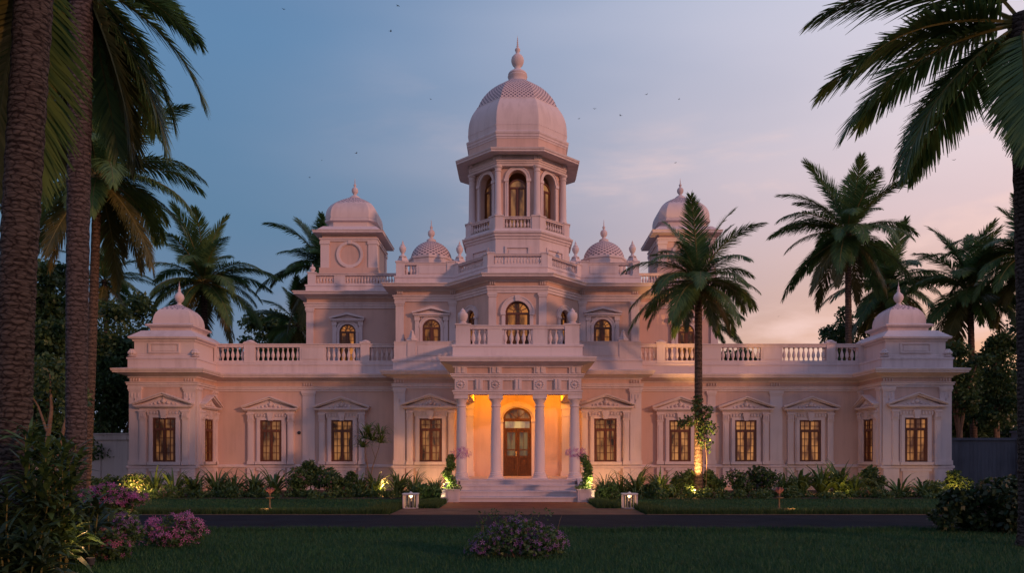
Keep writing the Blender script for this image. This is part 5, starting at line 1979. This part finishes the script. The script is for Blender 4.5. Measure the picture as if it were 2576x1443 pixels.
cb = [(-.12, -.2, 3.9, .3, .3, .5), (.15, -.2, 3.2, .38, .3, .45), (.42, -.15, 2.9, .42, .3, .35), (-.5, -.15, 3.2, .42, .3, .3), (-.75, -.1, 3.1, .25, .25, .22), (.05, -.22, 2.5, .25, .28, .5), (.35, -.2, 3.6, .25, .25, .35), (.4, -.1, 2.2, .2, .2, .35)]
v, q = leaf_cloud(cb, 900, .14, rs, .6, .3, .2)
link('foliage', np_mesh('foliage', v, q, M['shrub']), t)
mb = MB()
mb.tube([(.25, -.25, 0), (.3, -.25, 1.6), (.2, -.25, 2.6), (.1, -.22, 3.8)], .014, 5)
mb.tube([(.1, -.22, 3.0), (-.4, -.15, 3.2), (-.85, -.1, 3.15)], .012, 5)
mb.build('stems', M['branch'], t)

# ------------------------------------------------------------------ planters, lanterns, lotus ornaments, spotlights
for s, lab1, lab2 in ((-1, 'left', 'leaning left of'), (1, 'right', 'leaning right of')):
    xx, yy = px(1139, 29.6) if s < 0 else px(1469, 29.6), -10.4
    t = thing('square_planter', 'pale panelled square planter at the %s foot of the steps' % lab1, 'planter', (xx, yy, 0), 0, 'planters beside the steps')
    mb = MB()
    mb.box(-.21, .21, -.21, .21, 0, .44); mb.box(-.24, .24, -.24, .24, .44, .49); mb.box(-.23, .23, -.23, .23, 0, .05)
    for a in range(4):
        c, q_ = math.cos(a * math.pi / 2), math.sin(a * math.pi / 2)
        for x0, x1, z0, z1 in ((-.15, .15, .09, .12), (-.15, .15, .37, .40), (-.15, -.12, .12, .37), (.12, .15, .12, .37)):
            p = [(x0, -.225), (x1, -.225), (x1, -.21), (x0, -.21)]
            mb.slab([(x * c - y * q_, x * q_ + y * c) for x, y in p], z0, z1)
    mb.build('planter_box', M['step'], t)
    mb = MB(); mb.box(-.2, .2, -.2, .2, .44, .46); mb.build('soil', M['soil'], t)
    p = thing('spiral_topiary', 'twisted leafy topiary topped with pink flowers in the %s planter' % lab1, 'topiary', (xx, yy, .47), 0, 'topiaries beside the steps')
    p.scale = (1.3, 1.3, 1.22)
    t.scale = (1.15, 1.15, 1.0)
    bl = [(0, 0, .05, .26, .24, .12)]
    for k in range(9):
        u = k / 8
        bl.append((-s * -1 * 0 + s * (-.02 - .22 * math.sin(u * 3.0) * (1 if u < .6 else .6)) * -1 * .6 + .04 * math.sin(u * 12), .05 * math.cos(u * 12), .15 + u * .82, .15 - .03 * u, .14, .13))
    v, q = leaf_cloud(bl, 1500, .075, rs, .6, .1, .5)
    link('foliage', np_mesh('foliage', v, q, M['vine']), p)
    v, q = leaf_cloud([(-s * .22, 0, 1.12, .27, .2, .15)], 70, .08, rs)
    C = np.array([-s * .22, 0, 1.12]) + unit(rs.normal(size=(110, 3))) * np.array([.30, .22, .17]) * rs.uniform(.6, 1.1, (110, 1))
    fv, fq = flower_cloud(C, C - np.array([-s * .2, .1, 1.0]), .105, rs)
    link('blossoms', np_mesh('blossoms', fv, fq, M['pink']), p)
    C = np.array([s * .04, -.05, .06]) + unit(rs.normal(size=(70, 3)) + np.array([0, -.3, .3])) * np.array([.30, .25, .16])
    fv, fq = flower_cloud(C, C - np.array([0, 0, -.2]), .055, rs)
    link('blossoms', np_mesh('blossoms', fv, fq, M['cream']), p)
    mb = MB(); mb.tube([(0, 0, -.03), (s * .1, 0, .5), (-s * .05, 0, .9), (-s * .2, 0, 1.1)], [.02, .018, .014, .01], 6); mb.build('stem', M['branch'], p)
    u = thing('floodlight', 'small white box floodlight beside the %s planter' % lab1, 'lamp', (xx + s * .33, yy + .55, 0), 0, 'floodlights beside the planters')
    mb = MB(); mb.box(-.1, .1, -.09, .09, .14, .40); mb.box(-.03, .03, -.03, .03, 0, .14); mb.box(-.115, .115, -.10, .10, .385, .42); mb.build('housing', M['whitepaint'], u)
    point('flood_light', (-s * .05, -.75, .75), 30, (1, .72, .32), .05, u)

    # lantern
    lx = px(1033, 25.9) if s < 0 else px(1584, 25.9)
    t = thing('garden_lantern', 'white square lantern glowing at the %s of the paved apron' % lab1, 'lantern', (lx, -14.05, 0), 0, 'lanterns on the paved apron')
    mb = MB()
    for sx in (-1, 1):
        for sy in (-1, 1):
            mb.box(sx * .20, sx * .235, sy * .20, sy * .235, 0, .46)
        for k in (-.1, 0, .1):
            mb.box(k - .008, k + .008, sx * .21, sx * .222, .04, .44)
            mb.box(sx * .21, sx * .222, k - .008, k + .008, .04, .44)
        mb.box(-.235, .235, sx * .2, sx * .235, .44, .475)
        mb.box(sx * .2, sx * .235, -.2, .2, .44, .475)
        mb.box(-.235, .235, sx * .2, sx * .235, .0, .035)
        mb.box(sx * .2, sx * .235, -.2, .2, .0, .035)
    mb.build('frame', M['step'], t)
    mb = MB(); mb.box(-.25, .25, -.25, .25, .475, .50); mb.lathe([(.05, .5), (.06, .52), (.0, .56)], (0, 0, 0), 10); mb.build('lid', M['whitepaint'], t)
    mb = MB(); mb.lathe([(.05, .44), (.06, .40), (.03, .36), (.0, .35)], (0, 0, 0), 10, False); mb.build('bulb', M['bulb'], t, smooth=True)
    mb = MB(); mb.lathe([(.035, .03), (.035, .24), (.012, .27)], (0, 0, 0), 8); mb.build('dark_core', M['iron'], t)  # dark core, added only to darken the inside of the lantern
    point('lantern_light', (0, 0, .335), 2.0, (1, .56, .22), .04, t)

for x, lab in ((679, 'left'), (1960, 'right')):
    xx = px(x, 25.6)
    t = thing('lotus_ornament', 'pink lotus bowl on a thin pedestal on the %s lawn strip' % lab, 'ornament', (xx, -14.4, 0), 0, 'lotus ornaments on the lawn strips')
    mb = MB(); mb.lathe([(.10, 0), (.10, .03), (.03, .06), (.022, .34), (.13, .36), (.14, .385), (.03, .4), (.03, .48), (.06, .5)], seg=14); mb.build('pedestal', M['stone_dark'], t, smooth=True)
    mb = MB()
    for ringn, rr_, h in ((9, .15, .19), (7, .10, .23)):
        for k in range(ringn):
            a = 2 * math.pi * k / ringn + rr_ * 3
            c, q_ = math.cos(a), math.sin(a)
            w_ = .06
            pts_ = [(.02 * c, .02 * q_, .49), (rr_ * .8 * c - w_ * q_, rr_ * .8 * q_ + w_ * c, .49 + h * .55), (rr_ * 1.1 * c, rr_ * 1.1 * q_, .49 + h), (rr_ * .8 * c + w_ * q_, rr_ * .8 * q_ - w_ * c, .49 + h * .55)]
            mb.add(pts_, [(0, 1, 2, 3)])
    mb.build('petals', M['lotus'], t)
    u = thing('ground_light', 'small slab light in the grass at the foot of the %s lotus bowl' % lab, 'lamp', (px(667, 25.2) if x < 1000 else px(1982, 25.2), -14.9, 0), 0, 'slab lights in the lawn')
    mb = MB(); mb.box(-.16, .16, -.06, .06, 0, .05); mb.box(-.17, .17, -.07, .07, .05, .06); mb.build('housing', M['stone_dark'], u)
    point('slab_light', (.1, -.14, .12), 11.0, (1, .55, .18), .05, u)

SPOT = [(350, -8.0, 26, 'among the cream blossoms by the left pavilion'), (968, -5.6, 20, 'under the slender young tree'), (1083, -3.3, 13, 'below the window left of the porch'),
        (1527, -3.3, 13, 'below the window right of the porch'), (1745, -7.15, 62, 'at the foot of the courtyard palm'), (2090, -4.6, 14, 'behind the broad-leaved clump by the right pavilion'),
        (2395, -5.4, 12, 'under the bush at the right end of the palace'), (1655, -7.0, 3, 'behind the right lantern'), (2120, -7.0, 3, 'at the foot of the lit broad-leaved clump')]
for x, y, e, lab in SPOT:
    u = thing('garden_spotlight', 'small black garden spotlight %s' % lab, 'lamp', (px(x, 40 + y), y, 0), 0, 'spotlights in the flower beds')
    mb = MB(); mb.lathe([(.01, 0), (.012, .1), (.05, .12), (.065, .22), (.05, .22), (.04, .15)], seg=10, cap=False); mb.build('housing', M['iron'], u, smooth=True)
    mb = MB(); mb.lathe([(.045, .19), (.0, .195)], seg=10, cap=False); mb.build('lens', M['bulb'], u)
    if 'courtyard' in lab:
        l = bpy.data.lights.new('spot_light', 'SPOT')
        l.energy, l.color, l.shadow_soft_size, l.spot_size, l.spot_blend = 4200, (1, .50, .16), .05, R(46), .6
        o = bpy.data.objects.new('spot_light', l)
        COL.objects.link(o)
        o.parent = u
        o.location = (0, 0, .26)
        o.rotation_euler = (Vector((px(1757, 34), -6.0, 1.9)) - Vector((px(x, 40 + y), y, .26))).to_track_quat('-Z', 'Y').to_euler()
    point('spot_light', (0, -.02, .34), e * (.7 if 'courtyard' in lab else 4.5), (1, .52, .15), .05, u)
for x, y, e, lab in ((72, -29.3, 3.5, 'at the foot of the thick near trunk'), (205, -25.2, 5, 'at the foot of the second near trunk')):
    u = thing('garden_spotlight', 'small black garden spotlight %s' % lab, 'lamp', (px(x, 40 + y) + .35, y + .9, 0), 0, 'spotlights under the near palms')
    mb = MB(); mb.lathe([(.01, 0), (.012, .1), (.05, .12), (.065, .22), (.05, .22), (.04, .15)], seg=10, cap=False); mb.build('housing', M['iron'], u, smooth=True)
    mb = MB(); mb.lathe([(.045, .19), (.0, .195)], seg=10, cap=False); mb.build('lens', M['bulb'], u)
    point('spot_light', (0, -.05, .5), e * 1.6, (1, .5, .2), .05, u)

# ------------------------------------------------------------------ foreground planting
bl = [(-.5, 0, .22, .3, .35, .2), (-.2, -.1, .32, .34, .36, .26), (.15, 0, .36, .36, .36, .28), (.48, 0, .30, .32, .34, .24), (.0, .1, .42, .35, .3, .26), (-.68, 0, .14, .2, .25, .13), (.7, 0, .22, .16, .2, .2), (.3, -.15, .2, .35, .3, .18)]
b_ = bush('flowering_bush', 'low violet-flowered bush alone in the middle of the front lawn', 'bush', (px(1300, 13.4), -26.6, 0), bl, 3600, .075, M['shrub'], 401, ((M['violet'], 420, .085, .05),), None)
mb = MB()
rr = random.Random(5)
for k in range(10):
    x0 = rr.uniform(-.6, .7)
    mb.tube([(x0, 0, .4), (x0 + rr.uniform(-.06, .06), rr.uniform(-.1, .1), .62), (x0 + rr.uniform(-.1, .1), rr.uniform(-.1, .1), rr.uniform(.6, .78))], [.005, .004, .002], 4)
mb.build('sprigs', M['branch'], b_)
v, q = leaf_cloud([(rr.uniform(-.6, .6), 0, rr.uniform(.5, .74), .1, .1, .12) for k in range(9)], 260, .05, rs)
link('foliage', np_mesh('foliage', v, q, M['shrub']), b_)

bl = [(-.35, 0, .22, .25, .28, .2), (0, 0, .35, .34, .32, .26), (.32, 0, .3, .28, .3, .24), (.05, -.15, .2, .4, .3, .18), (.2, .1, .45, .2, .2, .18), (-.45, .1, .4, .12, .15, .12)]
bush('flowering_bush', 'round bush covered in bright pink flowers at the edge of the front lawn', 'bush', (px(440, 15), -25, 0), bl, 1500, .08, M['shrub'], 402, ((M['pink'], 330, .12, .05),), None)
bl = [(-.4, 0, .95, .28, .28, .14), (-.1, 0, 1.0, .3, .3, .17), (.2, 0, .92, .3, .28, .15), (.42, 0, .88, .2, .22, .13), (-.15, 0, .8, .4, .3, .12)]
t = bush('flowering_shrub', 'tall magenta-flowered shrub beside the second near trunk', 'shrub', (px(290, 15.6), -24.4, 0), bl, 1300, .09, M['shrub'], 403, ((M['magenta'], 330, .105, .6),), None)
v, q = leaf_cloud([(-.25, 0, .35, .4, .35, .35), (.1, 0, .45, .35, .3, .35), (-.1, 0, .65, .4, .3, .2), (.3, 0, .25, .2, .25, .22)], 1300, .13, rs)
link('foliage', np_mesh('foliage', v, q, M['shrub']), t)
bl = [(-.4, 0, .16, .3, .3, .16), (0, 0, .26, .36, .3, .24), (.35, 0, .3, .3, .3, .26), (-.1, .1, .35, .3, .3, .2), (.55, 0, .2, .25, .25, .22)]
bush('flowering_shrub', 'dark low shrub dotted with rose flowers at the foot of the magenta shrub', 'shrub', (px(205, 13), -27, 0), bl, 2600, .09, M['shrub'], 404, ((M['rose'], 90, .085, .05), (M['magenta'], 90, .085, .05)), None)
bl = [(-.1, 0, .3, .3, .3, .26), (.2, 0, .36, .28, .28, .28), (.1, .1, .5, .2, .2, .18)]
bush('flowering_shrub', 'small purple-flowered shrub between the magenta shrub and the pink bush', 'shrub', (px(290, 14.2), -25.8, 0), bl, 1100, .09, M['shrub'], 405, ((M['violet'], 170, .08, .1),), None)
bl = [(-.2, 0, .22, .3, .3, .2), (.1, 0, .3, .3, .3, .2), (.3, 0, .16, .25, .25, .15)]
bush('flowering_bush', 'violet-flowered bush cut by the lower left corner', 'bush', (px(20, 11), -29, 0), bl, 900, .09, M['shrub'], 406, ((M['violet'], 130, .085, .05),), None)
bl = rand_blobs(9, 26, 1.15, .8, .25, .95, .26, .42, .85)
bl += [(-1.15, 0, .35, .32, .4, .3), (-.9, 0, .7, .3, .4, .3), (-.2, -.2, .95, .4, .4, .3), (.4, 0, 1.02, .4, .4, .28)]
bush('flowering_bush', 'large dark rounded bush with a few pink flowers at the right of the front lawn', 'bush', (px(2518, 17.6), -22.2, 0), bl, 8000, .13, M['dark_shrub'], 407, ((M['palepink'], 26, .10, .1), (M['magenta'], 5, .12, .2)), None, aspect=.65)


def lance_plant(label, loc, stems, seed, name='lance_leaf_plant', mat='dark_shrub'):
    """upright stems carrying long lance leaves"""
    r_ = np.random.default_rng(seed)
    t = thing(name, label, 'plant', loc, 0, 'lance-leaved plants under the near palms')
    mb = MB()
    V, Q = [], []
    for (x, y, h, lean) in stems:
        mb.tube([(x, y, 0), (x + lean * .4, y, h * .5), (x + lean, y, h)], [.012, .01, .006], 5)
        n = int(h * 34)
        for i in range(n):
            t_ = r_.uniform(.12, 1.0)
            p = np.array([x + lean * t_, y, h * t_])
            a = r_.uniform(0, 6.283)
            e = R(r_.uniform(0, 60) + 20 * t_)
            l = r_.uniform(.34, .66) * (1.1 - .35 * t_)
            w = l * r_.uniform(.10, .19)
            hd = np.array([math.cos(a), math.sin(a), 0])
            sd_ = np.array([-math.sin(a), math.cos(a), r_.uniform(-.4, .4)])
            o = len(V)
            for k in range(5):
                u = k / 4
                an = e - u * u * r_.uniform(.5, 1.3)
                if k:
                    p = p + (hd * math.cos(an) + np.array([0, 0, math.sin(an)])) * l / 4
                ww = w * (.12, .8, 1, .7, .05)[k]
                V += [p - sd_ * ww * .5, p + sd_ * ww * .5]
            for k in range(4):
                Q.append((o + 2 * k, o + 2 * k + 1, o + 2 * k + 3, o + 2 * k + 2))
    mb.build('stems', M['rachis'], t)
    V = np.array(V)
    V[:, 2] = np.maximum(V[:, 2], .01)
    link('leaves', np_mesh('leaves', V, Q, M[mat]), t)
    return t


rr = random.Random(3)
def st(n, w, h0, h1):
    return [(rr.uniform(-w, w), rr.uniform(-.3, .3), rr.uniform(h0, h1), rr.uniform(-.18, .18)) for _ in range(n)]


lance_plant('tallest lance-leaved plant rising between the two near trunks', (px(118, 11.5), -28.5, 0), st(11, .32, 1.2, 2.15), 501, mat='shrub')
lance_plant('broad lance-leaved clump before the thick trunk at the left edge', (px(30, 11), -29.2, 0), st(10, .35, .7, 1.35), 502)
lance_plant('lance-leaved clump before the second near trunk', (px(200, 12.5), -27.6, 0), st(9, .3, .6, 1.25), 503)
lance_plant('low lance-leaved clump in front of the others at the lower left', (px(100, 10.6), -29.7, 0), st(12, .42, .35, .8), 504)
lance_plant('small lance-leaved clump behind the rose-dotted shrub', (px(235, 13.8), -26.2, 0), st(7, .3, .4, .85), 505)

# ------------------------------------------------------------------ grass
def blades(name, P, h, w, mat, r, label):
    n = len(P)
    a = r.uniform(0, 6.283, n)
    hh = h * r.uniform(.5, 1.25, n)
    lean = r.normal(0, .35, (n, 2)) * hh[:, None]
    sd_ = np.stack([np.cos(a), np.sin(a), np.zeros(n)], 1) * w * .5
    base = np.column_stack([P, np.full(n, .004)])
    tip = base + np.column_stack([lean, hh])
    v = np.stack([base - sd_, base + sd_, tip + sd_ * .15, tip - sd_ * .15], 1).reshape(-1, 3)
    o = link(name, np_mesh(name, v, np.arange(4 * n).reshape(-1, 4), mat))
    o['kind'] = 'stuff'
    return tag(o, label, 'grass')


r = np.random.default_rng(8)
n = 16000
x = r.uniform(-13, 13, n)
y = -21.82 - np.abs(r.normal(0, .22, n)) + .10 * np.sin(x * 2.3) + .07 * np.sin(x * 5.9) + .08
blades('verge_grass', np.column_stack([x, y]), .10, .014, M['grass'], r, 'uneven grass verge along the near edge of the driveway')
r = np.random.default_rng(5)
n = 90000
y = -21.75 - 8.5 * r.random(n) ** 1.3
x = r.uniform(-1, 1, n) * (40 + y) * .70
blades('front_lawn_grass', np.column_stack([x, y]), .06, .011, M['grass'], r, 'short dark grass of the front lawn')
n = 50000
y = r.uniform(-16.8, -8.3, n)
x = r.uniform(-1, 1, n) * 21
ok = (np.abs(x) > 3.85) | ((y > -14.1) & (np.abs(x) > 2.75))
blades('lawn_strip_grass', np.column_stack([x[ok], y[ok]]), .06, .016, M['grass'], r, 'short grass of the lawn strips before the flower beds')
n = 26000
y = -16.85 + np.abs(r.normal(0, .3, n))
x = r.uniform(3.8, 21, n) * r.choice([-1, 1], n)
P = np.column_stack([x, y])
ya = r.uniform(-16.8, -13.0, 9000)
xa = (3.78 + np.abs(r.normal(0, .35, 9000))) * r.choice([-1, 1], 9000)
yb = r.uniform(-14.0, -10.7, 9000)
xb = (2.62 + np.abs(r.normal(0, .4, 9000))) * r.choice([-1, 1], 9000)
blades('grass_fringe', np.vstack([P, np.column_stack([xa, ya]), np.column_stack([xb, yb])]), .17, .018, M['fringe'], r, 'longer yellowish grass fringe along the driveway and paving edges')

# ------------------------------------------------------------------ birds
def bird(label, x, y, d_, span, roll, yaw):
    t = thing('bird', label, 'bird', (px(x, d_), d_ - 40, pz(y, d_)), yaw, 'birds in the evening sky')
    mb = MB()
    s = span
    mb.tube([(-.28 * s, 0, 0), (-.12 * s, 0, .01 * s), (.1 * s, 0, .01 * s), (.22 * s, 0, .03 * s)], [.01 * s, .05 * s, .05 * s, .02 * s], 6)
    mb.add([(-.42 * s, -.05 * s, 0), (-.26 * s, 0, .01 * s), (-.42 * s, .05 * s, 0)], [(0, 1, 2)])
    mb.build('body', M['iron'], t)
    for k in (-1, 1):
        w = MB()
        z = math.sin(roll)
        w.add([(.1 * s, 0, .02 * s), (.12 * s, k * .25 * s, .1 * s * z + .02 * s), (-.02 * s, k * .5 * s, .3 * s * z), (-.06 * s, k * .25 * s, .08 * s * z), (-.08 * s, 0, .02 * s)], [(0, 1, 2, 3, 4)])
        w.build('wing', M['iron'], t)
    return t


for x, y, s, ro, lab in ((714, 23, .5, .4, 'tiny bird at the upper left of the sky'), (1001, 14, .55, .1, 'tiny bird at the top edge left of the tower'), (983, 78, .6, .2, 'long-winged bird high left of the tower finial'),
                         (1084, 250, .4, .6, 'tiny bird left of the tower dome lattice'), (896, 386, .55, .8, 'dark bird high above the left turret'), (809, 404, .3, .4, 'faint bird above and left of the left turret'),
                         (779, 447, .42, .3, 'faint bird just left of the left turret finial'), (1626, 238, .5, .7, 'dark bird highest right of the tower'), (1708, 250, .4, .5, 'bird right of the highest one beside the tower'),
                         (1496, 274, .42, .6, 'bird nearest the right side of the tower dome'), (1561, 291, .55, .5, 'bird in the middle of the group right of the dome'), (1456, 299, .38, .6, 'lowest small bird beside the tower dome'),
                         (1699, 410, .4, .4, 'bird above the right turret finial'), (2400, 403, .5, .9, 'bird between the right palms'), (1958, 797, .42, .8, 'bird low over the right wing terrace')):
    bird(lab, x, y, 75, s * .85, ro, R((x * 37) % 360))
